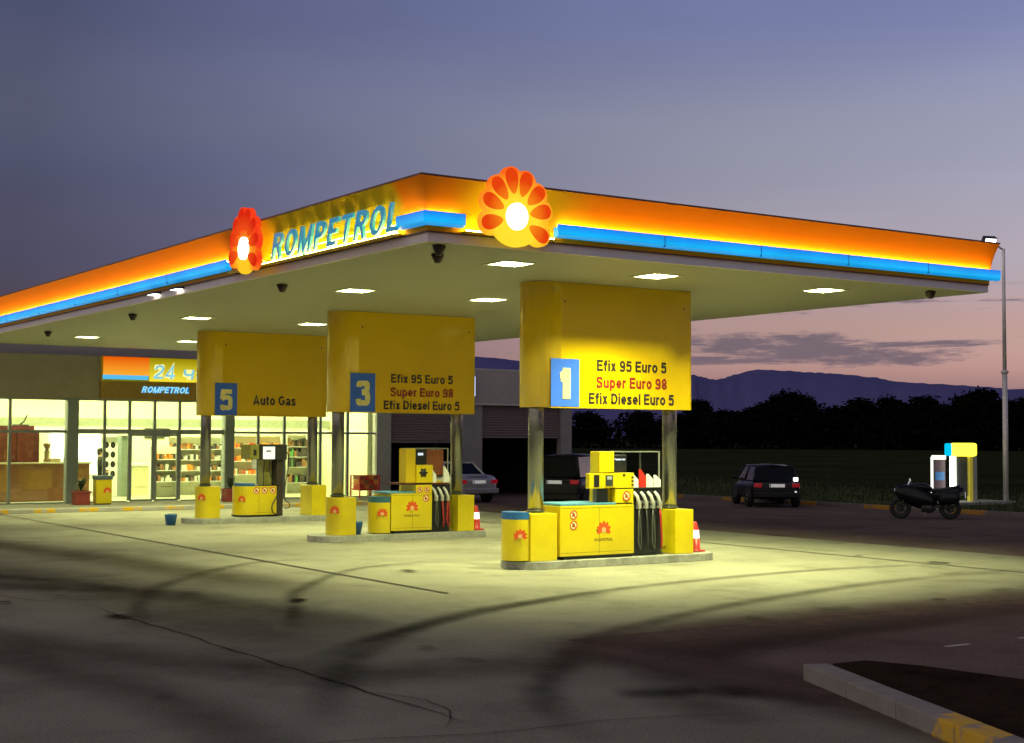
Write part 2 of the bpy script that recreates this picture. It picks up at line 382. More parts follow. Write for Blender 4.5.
# tyre marks: ribbons with soft edges
def ribbon_mat(name, col, alpha):
    m, nt, out = _new(name)
    b = nt.nodes.new('ShaderNodeBsdfPrincipled'); b.inputs['Base Color'].default_value = (*col, 1); b.inputs['Roughness'].default_value = .8
    b.inputs['Specular IOR Level'].default_value = .0
    t = nt.nodes.new('ShaderNodeBsdfTransparent'); mx = nt.nodes.new('ShaderNodeMixShader')
    uv = nt.nodes.new('ShaderNodeUVMap'); sp = nt.nodes.new('ShaderNodeSeparateXYZ'); nt.links.new(uv.outputs[0], sp.inputs[0])
    def tri(sock, k):
        a = nt.nodes.new('ShaderNodeMath'); a.operation = 'SUBTRACT'; a.inputs[1].default_value = .5; nt.links.new(sock, a.inputs[0])
        c = nt.nodes.new('ShaderNodeMath'); c.operation = 'ABSOLUTE'; nt.links.new(a.outputs[0], c.inputs[0])
        mr = nt.nodes.new('ShaderNodeMapRange'); mr.interpolation_type = 'SMOOTHSTEP'
        mr.inputs['From Min'].default_value = .5; mr.inputs['From Max'].default_value = .5 - k; nt.links.new(c.outputs[0], mr.inputs['Value'])
        return mr.outputs[0]
    tcx = nt.nodes.new('ShaderNodeTexCoord')
    no = nt.nodes.new('ShaderNodeTexNoise'); no.inputs['Scale'].default_value = 1.6; no.inputs['Detail'].default_value = 9; no.inputs['Roughness'].default_value = .7
    nt.links.new(tcx.outputs['Object'], no.inputs['Vector'])
    nr = nt.nodes.new('ShaderNodeMapRange'); nr.inputs['From Min'].default_value = .35; nr.inputs['From Max'].default_value = .6
    nr.inputs['To Min'].default_value = .62
    nt.links.new(no.outputs['Fac'], nr.inputs['Value'])
    def mul(a, b_):
        q = nt.nodes.new('ShaderNodeMath'); q.operation = 'MULTIPLY'; nt.links.new(a, q.inputs[0])
        if isinstance(b_, float): q.inputs[1].default_value = b_
        else: nt.links.new(b_, q.inputs[1])
        return q.outputs[0]
    f = mul(mul(mul(tri(sp.outputs[0], .5), tri(sp.outputs[1], .2)), nr.outputs[0]), alpha)
    nt.links.new(f, mx.inputs[0]); nt.links.new(t.outputs[0], mx.inputs[1]); nt.links.new(b.outputs[0], mx.inputs[2])
    nt.links.new(mx.outputs[0], out.inputs[0]); MATS[name] = m
    return m
RZ = [.0042]
def ribbon(name, pts, w, mat, label, n=10, jag=0.):
    RZ[0] += .0006; z = RZ[0]
    ps = smooth_path(pts, n) if n else [Vector((p[0], p[1], 0)) for p in pts]
    if jag: ps = [p + Vector((random.uniform(-jag, jag), random.uniform(-jag, jag), 0)) for p in ps]
    me = bpy.data.meshes.new(name); vs = []; fs = []
    for i, p in enumerate(ps):
        d = (ps[min(i + 1, len(ps) - 1)] - ps[max(i - 1, 0)]); d.normalize(); s = Vector((-d.y, d.x, 0)) * w / 2
        vs += [(p.x - s.x, p.y - s.y, z), (p.x + s.x, p.y + s.y, z)]
    for i in range(len(ps) - 1): fs.append((2 * i, 2 * i + 2, 2 * i + 3, 2 * i + 1))
    me.from_pydata(vs, [], fs); uv = me.uv_layers.new(name='UVMap')
    L = len(ps) - 1
    for p in me.polygons:
        for li, vi in zip(p.loop_indices, p.vertices): uv.data[li].uv = (vi % 2, (vi // 2) / L)
    me.materials.append(mat)
    o = bpy.data.objects.new(name, me); COL.objects.link(o)
    return struct(o, label)
SKID = ribbon_mat('tyre_rubber_smear', (.03, .024, .018), .40)
SKID2 = ribbon_mat('soft_brown_smear', (.06, .045, .032), .36)
CRACK = ribbon_mat('crack_fill', (.02, .014, .01), .95)
T = [
 ([(-4.2, -4.6), (-3.0, -3.4), (-1.21, -2.19), (2.04, -.55), (5.42, .3), (8.98, .62), (13, 0)], .55, SKID),
 ([(-4.0, -9.6), (-3.19, -7.53), (-2.01, -6.02), (-.23, -4.39), (2.01, -3.21), (4.11, -2.43), (8.16, -1.45), (13, -1.2)], .62, SKID),
 ([(-3.2, -2.4), (-1.86, .36), (-.83, 2.34), (1.65, 5.1), (4.0, 5.6)], .42, SKID),
 ([(-5.8, -8.2), (-3.96, -5.09), (-2.67, -3.45), (-.89, -1.91), (.55, -1.12), (4, -.2)], .7, SKID),
 ([(-4.6, -1.2), (-3.58, 1.69), (-2.31, 4.11), (.12, 6.83), (1.79, 7.37)], .5, SKID2),
 ([(-12, 8), (-7.5, 2), (-5.2, -3), (-3.5, -5.2), (0, -5.6), (3, -5.6)], 2.2, SKID2),
 ([(-9, 2.5), (-6.5, -2.2), (-5.9, -6.5), (-6.6, -10.5)], 1.4, SKID2),
 ([(-10, 11), (-6.2, 7), (-3.2, 3.6), (-2.2, 0), (-1.8, -3.4)], 1.7, SKID2),
 ([(-14, 18), (-8, 11.5), (-4.0, 6.5), (-2.8, 2.2)], 1.0, SKID2),
 ([(-2.4, -9.9), (-1.7, -7.6), (-.2, -6.2), (2.4, -5.5), (7, -5.2)], 1.3, SKID2),
]
for i, (p, w, mt) in enumerate(T): ribbon('tyre_mark', p, w, mt, 'dark curved tyre mark swept across the forecourt')
# slab joints and drain lines
CR2 = pm('joint_filler', (.06, .05, .035), .9, amt=.3, scale=12)
for x, y0, y1, w in ((.82, .7, 26.3, .075), (11.3, -3.9, 26.3, .07)):
    mb = MB(); RZ[0] += .0006; mb.add([(x - w / 2, y0, RZ[0]), (x + w / 2, y0, RZ[0]), (x + w / 2, y1, RZ[0]), (x - w / 2, y1, RZ[0])], [(0, 1, 2, 3)])
    struct(mb.build('slab_joint', CR2), 'long straight dark joint between forecourt slabs')
pts = [(-4.2, 2.2 - i * .38) for i in range(29)]
ribbon('ground_crack', pts, .05, CRACK, 'jagged crack wandering over the concrete toward the camera', n=0, jag=.035)
ribbon('ground_crack', [(-8.4, -7.0), (-7.4, -7.35), (-6.2, -7.75), (-5.1, -8.0), (-4.2, -8.3), (-3, -8.4), (-1.6, -8.9)], .028, CRACK, 'thin crack crossing the bottom of the forecourt', n=4, jag=.012)
ribbon('ground_crack', [(-4.34, 2.2), (-4.9, 3.6), (-5.0, 5.4), (-5.7, 7)], .04, CRACK, 'faint crack running on across the dark concrete', n=5, jag=.03)
ribbon('ground_crack', [(-4.3, -5.9), (-4.0, -6.6), (-4.05, -7.3), (-4.5, -8.0)], .025, CRACK, 'short side crack near the bottom edge', n=4, jag=.02)
# dark patch beside the kerb end
STAIN = ribbon_mat('oil_stain', (.02, .014, .012), .92)
ribbon('oil_stain', [(-1.65, -7.7), (-1.1, -8.0), (-.85, -8.5), (-.9, -9.0)], 1.15, STAIN, 'dark oily stain beside the kerb end')
ribbon('oil_stain', [(-2.4, -7.4), (-1.9, -7.6), (-1.4, -7.7)], .8, ribbon_mat('faint_stain', (.03, .022, .018), .5), 'fainter stain left of the dark one')
ASPB = ribbon_mat('asphalt_bleed', (.13, .09, .082), .95)
ribbon('brown_band', [(-14, 22), (-8, 15), (-4.6, 9), (-3.4, 4), (-3.2, -1), (-3.4, -6)], 3.6, SKID2, 'soft brown band along the dark edge of the forecourt')  # soft ribbons that brown and darken the left forecourt
ribbon('brown_band', [(-12, 26), (-4.2, 20), (-2.0, 12), (-1.2, 6), (-.6, 1)], 2.2, ribbon_mat('faint_brown', (.10, .075, .05), .5), 'faint brown band beside the long joint')
ribbon('brown_band', [(-1.5, -5.3), (.8, -4.75), (5, -4.5), (10, -4.3), (15.5, -4.1)], 3.0, ASPB, 'soft brown dirt where concrete meets asphalt')
ribbon('brown_band', [(-.7, -4), (-.7, -6.5), (-.8, -10), (-1.4, -16)], 2.0, ASPB, 'soft brown dirt beside the near kerb')
for k_ in range(26):
    r_ = random.Random(100 + k_); x_ = r_.uniform(-7, 12); y_ = r_.uniform(-7, 10); s_ = r_.uniform(.08, .34); a_ = r_.uniform(0, 6.28)
    if 3 < x_ < 9 and 2.6 < y_ < 5: continue
    ribbon('oil_spot', [(x_, y_), (x_ + s_ * math.cos(a_), y_ + s_ * math.sin(a_)), (x_ + 1.9 * s_ * math.cos(a_ + .3), y_ + 1.9 * s_ * math.sin(a_ + .3))], s_ * 1.5, STAIN if k_ % 3 == 0 else SKID2, 'small dark oil spot on the concrete', n=4)
# white dashes on the asphalt
LINE = pm('worn_line_paint', (.42, .38, .37), .8, amt=.35, scale=9, dirt=.5)
for k, x in enumerate((2.75, 4.05, 5.4, 6.8)):
    mb = MB(); mb.add([(x, -7.02, .0005), (x + .42, -7.02, .0005), (x + .42, -6.93, .0005), (x, -6.93, .0005)], [(0, 1, 2, 3)])
    struct(mb.build('road_marking', LINE), 'short faded white dash painted on the asphalt')

# kerbs
def kerb_mat(name, period, duty, axis, base=(.40, .38, .33), paint=(.62, .36, .015), phase=0.):
    m, nt, out = _new(name)
    b = nt.nodes.new('ShaderNodeBsdfPrincipled'); tc = nt.nodes.new('ShaderNodeTexCoord'); sp = nt.nodes.new('ShaderNodeSeparateXYZ')
    nt.links.new(tc.outputs['Object'], sp.inputs[0])
    no = nt.nodes.new('ShaderNodeTexNoise'); no.inputs['Scale'].default_value = 5; no.inputs['Detail'].default_value = 8
    nt.links.new(tc.outputs['Object'], no.inputs['Vector'])
    a = nt.nodes.new('ShaderNodeMath'); a.operation = 'MULTIPLY_ADD'; a.inputs[1].default_value = .25; nt.links.new(no.outputs['Fac'], a.inputs[0]); nt.links.new(sp.outputs[axis], a.inputs[2])
    a2 = nt.nodes.new('ShaderNodeMath'); a2.operation = 'ADD'; a2.inputs[1].default_value = 100 + phase; nt.links.new(a.outputs[0], a2.inputs[0])
    mo = nt.nodes.new('ShaderNodeMath'); mo.operation = 'MODULO'; mo.inputs[1].default_value = period; nt.links.new(a2.outputs[0], mo.inputs[0])
    lt = nt.nodes.new('ShaderNodeMath'); lt.operation = 'LESS_THAN'; lt.inputs[1].default_value = duty; nt.links.new(mo.outputs[0], lt.inputs[0])
    wr = nt.nodes.new('ShaderNodeMath'); wr.operation = 'MULTIPLY'; nt.links.new(lt.outputs[0], wr.inputs[0])
    nr = nt.nodes.new('ShaderNodeMapRange'); nr.inputs['From Min'].default_value = .66; nr.inputs['From Max'].default_value = .5; nt.links.new(no.outputs['Fac'], nr.inputs['Value'])
    nt.links.new(nr.outputs[0], wr.inputs[1])
    mx = nt.nodes.new('ShaderNodeMix'); mx.data_type = 'RGBA'; nt.links.new(wr.outputs[0], mx.inputs[0])
    n2 = nt.nodes.new('ShaderNodeValToRGB'); n2.color_ramp.elements[0].color = (*[c * .6 for c in base], 1); n2.color_ramp.elements[1].color = (*[c * 1.2 for c in base], 1)
    nt.links.new(no.outputs['Fac'], n2.inputs[0])
    nt.links.new(n2.outputs[0], mx.inputs[6]); mx.inputs[7].default_value = (*paint, 1)
    nt.links.new(mx.outputs[2], b.inputs['Base Color']); b.inputs['Roughness'].default_value = .85
    nt.links.new(b.outputs[0], out.inputs[0]); MATS[name] = m
    return m
KS = kerb_mat('painted_kerb', 1.36, .62, 0)
mb = MB(); mb.box(-26, 16.0, 26.3, 26.5, 0, .12); struct(mb.build('kerb', KS, bevel=.015), 'kerb with worn yellow stripes in front of the shop')
PAVE = ground_mat('walkway_paving', (.36, .34, .27), (.28, .26, .21), 1.4, .3)
mb = MB(); mb.box(-26, 16.0, 26.5, 37, .0, .118); struct(mb.build('pavement', PAVE), 'pale pavement in front of the shop')
KF = kerb_mat('far_painted_kerb', 3.6, 1.4, 1, base=(.16, .14, .13), paint=(.4, .2, .02))
mb = MB(); mb.box(27.0, 27.2, -50, 110, -.01, .13); struct(mb.build('kerb', KF, bevel=.015), 'far dark kerb between the asphalt and the grass')
# near kerb of the planted island
KN = kerb_mat('near_painted_kerb', 6.0, .85, 1, base=(.28, .25, .22), paint=(.70, .42, .03), phase=6.98)
d = Vector((-1.36, -3.2, 0)).normalized(); s = Vector((-d.y, d.x, 0)) * .13
mb = MB(); A = Vector((-.22, -7.86, 0)); k0 = A
for i in range(7):
    a = A + d * (i * 1.002); b = A + d * (i * 1.002 + .992)
    mb.prism([(a - s)[:2], (b - s)[:2], (b + s)[:2], (a + s)[:2]], -.004, .17 - .001 * (i % 2))
struct(mb.build('kerb', KN, bevel=.018), 'near pale kerb with one yellow painted block edging dark soil')
mb = MB(); mb.prism([(-.08, -7.82), (.35, -7.52), (.8, -7.55), (1.02, -8.1), (1.2, -9.3), (1.1, -15), (-2.95, -15)], -.004, .085, inset=.01)
struct(mb.build('planting_bed', SOIL, bevel=.02), 'dark bare soil bed behind the near kerb')

# ------------------------------------------------------------------ fuel islands
IV = [3.73, 11.5, 19.33]
def island(vc, x0, x1):
    w = .56; pts = []
    for i in range(13):
        a = math.pi / 2 + math.pi * i / 12; pts.append((x0 + .45 + .45 * math.cos(a), vc + w * math.sin(a)))
    pts += [(x1 - .4, vc - w), (x1 - .12, vc - w * .8), (x1, vc - w * .35), (x1, vc + w * .35), (x1 - .12, vc + w * .8), (x1 - .4, vc + w)]
    mb = MB(); mb.prism(pts, -.003, .14)
    return struct(mb.build('pump_island', CONC_KERB, bevel=.012), 'raised concrete island with a rounded left end under the pumps')
island(IV[0], 3.90, 8.52); island(IV[1], 3.80, 8.30); island(IV[2], 3.85, 8.30)

# ------------------------------------------------------------------ canopy
UE, VE, ZS = 12.54, 28.1, 5.18
cano = thing('canopy', 'wide flat filling station canopy with glowing orange fascia and blue light bars', 'canopy', (0, 0, 0))
SOFFIT = pm('soffit_panels', (.37, .36, .275), .55, amt=.06, scale=.6, dirt=.1)
m, nt, out = SOFFIT, SOFFIT.node_tree, None
# panel seams as a fine bump
bs = [n for n in nt.nodes if n.type == 'BSDF_PRINCIPLED'][0]
tc = nt.nodes.new('ShaderNodeTexCoord'); wv = nt.nodes.new('ShaderNodeTexWave'); wv.bands_direction = 'Y'; wv.inputs['Scale'].default_value = 1.05; wv.wave_profile = 'SAW'
nt.links.new(tc.outputs['Object'], wv.inputs['Vector']); rp = nt.nodes.new('ShaderNodeValToRGB'); rp.color_ramp.elements[0].position = 0; rp.color_ramp.elements[1].position = .06
nt.links.new(wv.outputs['Fac'], rp.inputs[0]); bp = nt.nodes.new('ShaderNodeBump'); bp.inputs['Strength'].default_value = .25; bp.inputs['Distance'].default_value = .01
nt.links.new(rp.outputs[0], bp.inputs['Height']); nt.links.new(bp.outputs[0], bs.inputs['Normal'])
LU = [2.5, 5.57, 9.69]; LV = [1.57, 6.98, 15.13, 23.5]; HO = .27
bu = [.1] + [x + s * HO for x in LU for s in (-1, 1)] + [UE - .02]; bv = [.1] + [x + s * HO for x in LV for s in (-1, 1)] + [VE - .1]
mb = MB()
for j in range(len(bv) - 1):
    if j % 2 == 0: mb.box(bu[0], bu[-1], bv[j], bv[j + 1], ZS, ZS + .035)
    else:
        for i in range(0, len(bu) - 1, 2): mb.box(bu[i], bu[i + 1], bv[j], bv[j + 1], ZS, ZS + .035)
mb.build('soffit', SOFFIT, cano)
BAND = pm('trim_band_sheet', (.78, .66, .64), .55, amt=.05)
MB().box(.02, .098, .02, VE, ZS + .002, 5.318).box(.098, UE, .02, .098, ZS + .002, 5.318).build('trim_band', BAND, cano)
MB().box(UE - .018, UE + .03, .1, VE, ZS + .003, 5.75).box(.1, UE - .02, VE - .098, VE, ZS + .003, 5.75).build('end_panel', pm('canopy_end_sheet', (.30, .27, .26), .5), cano)
MB().box(.1, UE - .03, .1, VE - .12, ZS + .30, 5.7).build('roof_deck', DGREY, cano)
# fascia, leaning outward toward its top
def fascia_mat():
    m, nt, out = _new('fascia_sheet')
    b = nt.nodes.new('ShaderNodeBsdfPrincipled'); b.inputs['Roughness'].default_value = .6; b.inputs['Specular IOR Level'].default_value = .1
    tc = nt.nodes.new('ShaderNodeTexCoord'); sp = nt.nodes.new('ShaderNodeSeparateXYZ'); nt.links.new(tc.outputs['Object'], sp.inputs[0])
    def mr(sock, a, b_):
        n = nt.nodes.new('ShaderNodeMapRange'); n.interpolation_type = 'SMOOTHSTEP'; n.inputs['From Min'].default_value = a; n.inputs['From Max'].default_value = b_
        nt.links.new(sock, n.inputs['Value']); return n.outputs[0]
    def mth(op, a, b_):
        n = nt.nodes.new('ShaderNodeMath'); n.operation = op; nt.links.new(a, n.inputs[0])
        if isinstance(b_, (int, float)): n.inputs[1].default_value = b_
        else: nt.links.new(b_, n.inputs[1])
        return n.outputs[0]
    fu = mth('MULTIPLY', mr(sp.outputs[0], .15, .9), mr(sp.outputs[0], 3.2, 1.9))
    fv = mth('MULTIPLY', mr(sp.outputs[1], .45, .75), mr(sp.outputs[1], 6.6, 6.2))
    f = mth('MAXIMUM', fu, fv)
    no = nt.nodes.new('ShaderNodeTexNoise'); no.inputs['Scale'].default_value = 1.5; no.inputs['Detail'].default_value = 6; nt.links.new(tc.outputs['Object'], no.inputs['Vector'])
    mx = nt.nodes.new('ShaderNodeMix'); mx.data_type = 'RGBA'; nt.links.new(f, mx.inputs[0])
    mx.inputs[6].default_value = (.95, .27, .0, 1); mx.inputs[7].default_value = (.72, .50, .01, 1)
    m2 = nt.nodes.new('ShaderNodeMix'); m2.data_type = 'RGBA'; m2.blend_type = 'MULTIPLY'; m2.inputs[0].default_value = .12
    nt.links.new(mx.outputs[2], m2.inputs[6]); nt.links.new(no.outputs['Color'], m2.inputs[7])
    nt.links.new(m2.outputs[2], b.inputs['Base Color'])
    nt.links.new(b.outputs[0], out.inputs[0]); MATS['fascia_sheet'] = m
    return m
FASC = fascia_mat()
prof = [(0, 5.332), (.012, 5.45), (.035, 5.6), (.075, 5.75), (.14, 5.9), (.20, 6.0), (.26, 6.085)]
def sweep_face(axis, n, z_prof, length):
    vs = []; fs = []
    for o, z in z_prof:
        for k in range(n + 1):
            t = -o + (length + o) * k / n if True else 0
            vs.append((t, -o, z) if axis == 'u' else (-o, t, z))
    for j in range(len(z_prof) - 1):
        for k in range(n): fs.append((j * (n + 1) + k, j * (n + 1) + k + 1, (j + 1) * (n + 1) + k + 1, (j + 1) * (n + 1) + k))
    return vs, fs
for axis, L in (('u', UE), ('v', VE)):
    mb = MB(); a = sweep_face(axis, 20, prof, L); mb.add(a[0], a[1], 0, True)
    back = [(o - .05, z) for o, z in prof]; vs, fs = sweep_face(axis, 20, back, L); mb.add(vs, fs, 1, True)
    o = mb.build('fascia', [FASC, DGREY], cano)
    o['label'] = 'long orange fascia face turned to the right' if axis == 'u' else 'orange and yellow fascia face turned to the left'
mb = MB()
mb.add([(-.265, -.265, 6.083), (UE + .005, -.265, 6.083), (UE + .005, .1, 6.083), (-.265, .1, 6.083), (-.265, -.265, 6.112), (UE + .005, -.265, 6.112), (UE + .005, .1, 6.112), (-.265, .1, 6.112)], [(0, 3, 2, 1), (4, 5, 6, 7), (0, 1, 5, 4), (1, 2, 6, 5), (2, 3, 7, 6), (3, 0, 4, 7)])
mb.box(-.265, .1, .1, VE, 6.083, 6.112)
mb.build('edge_trim', pm('brown_edge_trim', (.16, .07, .03), .5), cano)
mb = MB()   # bottom return of the fascia
mb.box(-.02, UE, -.02, .02, 5.318, 5.333).box(-.02, .02, .02, VE, 5.318, 5.333)
mb.build('bottom_trim', pm('rust_brown_trim', (.10, .025, .015), .5), cano)
# blue light bars
def bar_mat():
    m, nt, out = _new('blue_light_bar')
    b = nt.nodes.new('ShaderNodeBsdfPrincipled'); b.inputs['Base Color'].default_value = (.01, .12, .4, 1); b.inputs['Roughness'].default_value = .3
    tc = nt.nodes.new('ShaderNodeTexCoord'); sp = nt.nodes.new('ShaderNodeSeparateXYZ'); nt.links.new(tc.outputs['Object'], sp.inputs[0])
    mr = nt.nodes.new('ShaderNodeMapRange'); mr.inputs['From Min'].default_value = 5.40; mr.inputs['From Max'].default_value = 5.60; nt.links.new(sp.outputs[2], mr.inputs['Value'])
    rp = nt.nodes.new('ShaderNodeValToRGB'); e = rp.color_ramp.elements; e[0].position = 0; e[0].color = (.0, .27, .70, 1); e[1].position = 1; e[1].color = (.01, .20, .92, 1)
    x = e.new(.35); x.color = (.003, .50, 1., 1)
    nt.links.new(mr.outputs[0], rp.inputs[0])
    no = nt.nodes.new('ShaderNodeTexNoise'); no.inputs['Scale'].default_value = .9; no.inputs['Detail'].default_value = 3; nt.links.new(tc.outputs['Object'], no.inputs['Vector'])
    r2 = nt.nodes.new('ShaderNodeMapRange'); r2.inputs['From Min'].default_value = .3; r2.inputs['From Max'].default_value = .7; r2.inputs['To Min'].default_value = .75; r2.inputs['To Max'].default_value = 1.05; nt.links.new(no.outputs['Fac'], r2.inputs['Value'])
    nt.links.new(rp.outputs[0], b.inputs['Emission Color']); nt.links.new(r2.outputs[0], b.inputs['Emission Strength'])
    nt.links.new(b.outputs[0], out.inputs[0]); MATS['bar'] = m
    return m
BARM = bar_mat()
def bar_prof(o): return [(o, 5.405), (-.105, 5.405), (-.15, 5.44), (-.15, 5.585), (-.14, 5.602), (-.128, 5.602), (-.12, 5.555), (o, 5.555)]
def bar_right(a, b, wrap=False):
    mb = MB(); p = bar_prof(-.035)
    mb.loft([[(a if not wrap else y, y, z) for y, z in p], [(b, y, z) for y, z in p]], smooth=False); return mb
mb = bar_right(2.22, UE + .16); x = 2.22
mb.build('light_bar', BARM, cano)
mb = MB(); p = bar_prof(-.035)
mb.loft([[(x, .66, z) for x, z in p], [(x, x, z) for x, z in p], [(.56, x, z) for x, z in p]], smooth=False); mb.build('light_bar', BARM, cano)
mb = MB(); mb.loft([[(x, 7.05, z) for x, z in p], [(x, VE, z) for x, z in p]], smooth=False); mb.build('light_bar', BARM, cano)
for k in range(1, 5): MB().box(2.22 + k * 2.1, 2.235 + k * 2.1, -.152, -.1, 5.41, 5.603).build('bar_joint', BLUE, cano)
for k in range(1, 7): MB().box(-.152, -.1, 7.05 + k * 3.0, 7.07 + k * 3.0, 5.41, 5.603).build('bar_joint', BLUE, cano)
# warm light strips in the trough between bar and fascia
STRIP = em('warm_light_strip', (1., .55, .07), 72.)
STRIPY = em('yellow_light_strip', (1., .74, .10), 80.)
def strip(pts, m):
    mb = MB(); mb.tube(pts, .011, 6); mb.build('light_strip', m, cano)
strip([(2.3, -.085, 5.575), (UE - .05, -.085, 5.575)], STRIP)
strip([(-.085, 7.1, 5.575), (-.085, VE - .1, 5.575)], STRIP)
strip([(.5, -.085, 5.575), (-.08, -.085, 5.575)], em('dim_warm_strip', (1., .66, .2), 40.)); strip([(-.085, .0, 5.575), (-.085, .6, 5.575)], MATS['dim_warm_strip'])
strip([(.6, -.10, 5.37), (2.18, -.10, 5.37)], STRIPY); strip([(-.10, .7, 5.37), (-.10, 5.6, 5.37)], STRIPY)
mb = MB(); mb.box(.56, 2.2, -.145, -.022, 5.335, 5.355).box(-.145, -.022, .68, 7.0, 5.335, 5.355); mb.build('light_shelf', YELD, cano)

# columns with their yellow base covers (children of the canopy)
def emblem(mb, c, ux, uy, r, m_red=1, m_hot=2, m_txt=3, text=True):
    for k in range(7):
        a = math.radians(-18 + 36 * k)
        ux_, uy_ = Vector(ux), Vector(uy)
        cc = Vector(c) + ux_ * math.cos(a) * r * .62 + uy_ * math.sin(a) * r * .62
        disc(mb, cc, ux, uy, r * .36, .004, 12, m_red, ry=r * .2, a0=a)
    disc(mb, Vector(c) - Vector(uy) * r * .02, ux, uy, r * .3, .006, 14, m_hot)
    if text: text_into(mb, 'ROMPETROL', Vector(c) - Vector(uy) * r * 1.05 , ux, uy, r * 2.5, r * .3, .003, m=m_txt)
HOT = pm('pale_orange_core', (.85, .45, .2), .5)
def rounded_cover(x0, x1, y0, y1, z0, z1, mb, m=0):
    yc = (y0 + y1) / 2; r = (y1 - y0) / 2
    pts = [(x0 + r * .85 + r * .85 * math.cos(math.pi / 2 + math.pi * i / 14), yc + r * math.sin(math.pi / 2 + math.pi * i / 14)) for i in range(15)]
    pts += [(x1, y0), (x1, y1)]
    mb.prism(pts, z0, z1, m)
colspec = [(4.52, 0, 'box'), (7.68, 0, 'rbox'), (4.47, 1, 'round'), (7.62, 1, 'rbox'), (4.47, 2, 'round'), (7.66, 2, 'rbox')]
for x, k, kind in colspec:
    vc = IV[k]
    c = MB().cyl((x, vc, .14), (x, vc, 5.179), .142, n=28).build('column', STEEL, cano)
    sub(c)
    mb = MB()
    if kind == 'box': mb.box(4.12, 4.70, vc - .43, vc + .43, .142, .99)
    elif kind == 'rbox': mb.box(x - .21, x + .24, vc - .43, vc + .30, .142, .985)
    else:
        rounded_cover(x - .27, x + .29, vc - .36, vc + .28, .142, .985, mb)
        emblem(mb, (x - .20, vc - .27, .68), Vector((.55, -.83, 0)).normalized(), Z, .13, 1, 2, 3, False)
    mb.build('base_cover', [YEL, ORANGE, HOT, BLKTXT], c, bevel=.012 if kind != 'round' else 0)
    MB().cyl((x, vc, 1.0), (x, vc, 1.03), .165, n=28).build('collar', DGREY, c)

# number boards hung between column pairs
def board(vc, x0, x1, num, lines, label, z0=2.90):
    t = thing('number_board', label, 'sign', ((x0 + x1) / 2, vc, z0))
    r = .42; mb = MB()
    pts = [(x0 + r + r * math.cos(math.pi / 2 + math.pi * i / 18), vc + r * math.sin(math.pi / 2 + math.pi * i / 18)) for i in range(19)]
    pts = [(x0 + r + .12, vc + r)] + pts + [(x0 + r + .12, vc - r), (x1, vc - r), (x1, vc + r)]
    n = len(pts)
    for i in range(n):
        j = (i + 1) % n
        mb.add([(*pts[i], z0), (*pts[j], z0), (*pts[j], ZS - .004), (*pts[i], ZS - .004)], [(0, 1, 2, 3)], 0, i < 20)
    mb.add([(*p, z0) for p in pts], [tuple(range(n))]); mb.build('sign_box', YELSIGN, t)
    f = vc - r
    MB().box(x0 + .30, x1 + .004, f - .012, f + .03, z0 - .012, z0 - .002).box(x1 - .0, x1 + .012, f - .01, f + .04, z0, ZS - .01).build('edge_trim', YELD, t)
    q = MB().box(4.55, 5.18, f - .012, f - .001, z0 + .012, 3.78).build('number_plate', BLUESIGN, t); sub(q)
    text_into(MB(), num, (4.87, f - .0125, 3.33), U, Z, .24 if num == '1' else .36, .56, .01, .22 if num != '1' else .30).build('digit', pm('pale_yellow_digit', (.86, .78, .35), .4), q)
    for s, z, w, h, red in lines:
        ws = s.split(' '); adv = []
        for wd in ws: adv.append(sum(glyph(c, .19)[0] + .10 for c in wd) - .10)
        tot = sum(adv) + .40 * (len(ws) - 1); x = (6.42 if num != '5' else 6.29) - w / 2; k = w / tot
        for wd, a in zip(ws, adv):
            o = text_into(MB(), wd, (x + a * k / 2, f - .002, z), U, Z, a * k, h, .006, .19).build('lettering', REDTXT if red else BLKTXT, t)
            x += (a + .40) * k
            if red: o['label'] = 'red word in the middle line'
    for x in (x0 + .62, x1 - .15):
        mb = MB(); disc(mb, (x, f - .001, ZS - .35), U, Z, .02, .006, 10); mb.build('bolt', STEEL, t)
L3 = [('Efix 95 Euro 5', 3.685, 1.66, .20, False), ('Super Euro 98', 3.375, 1.68, .20, True), ('Efix Diesel Euro 5', 3.075, 2.03, .20, False)]
board(IV[0], 4.24, 7.85, '1', L3, 'big yellow board numbered 1, its lower half brightly lit, nearest the camera')
board(IV[1], 4.22, 7.84, '3', L3, 'yellow board numbered 3 with three lines of fuel names, dimly lit in the middle')
board(IV[2], 4.22, 7.86, '5', [('Auto Gas', 3.33, 1.27, .26, False)], 'dim yellow board numbered 5 reading Auto Gas, at the left')

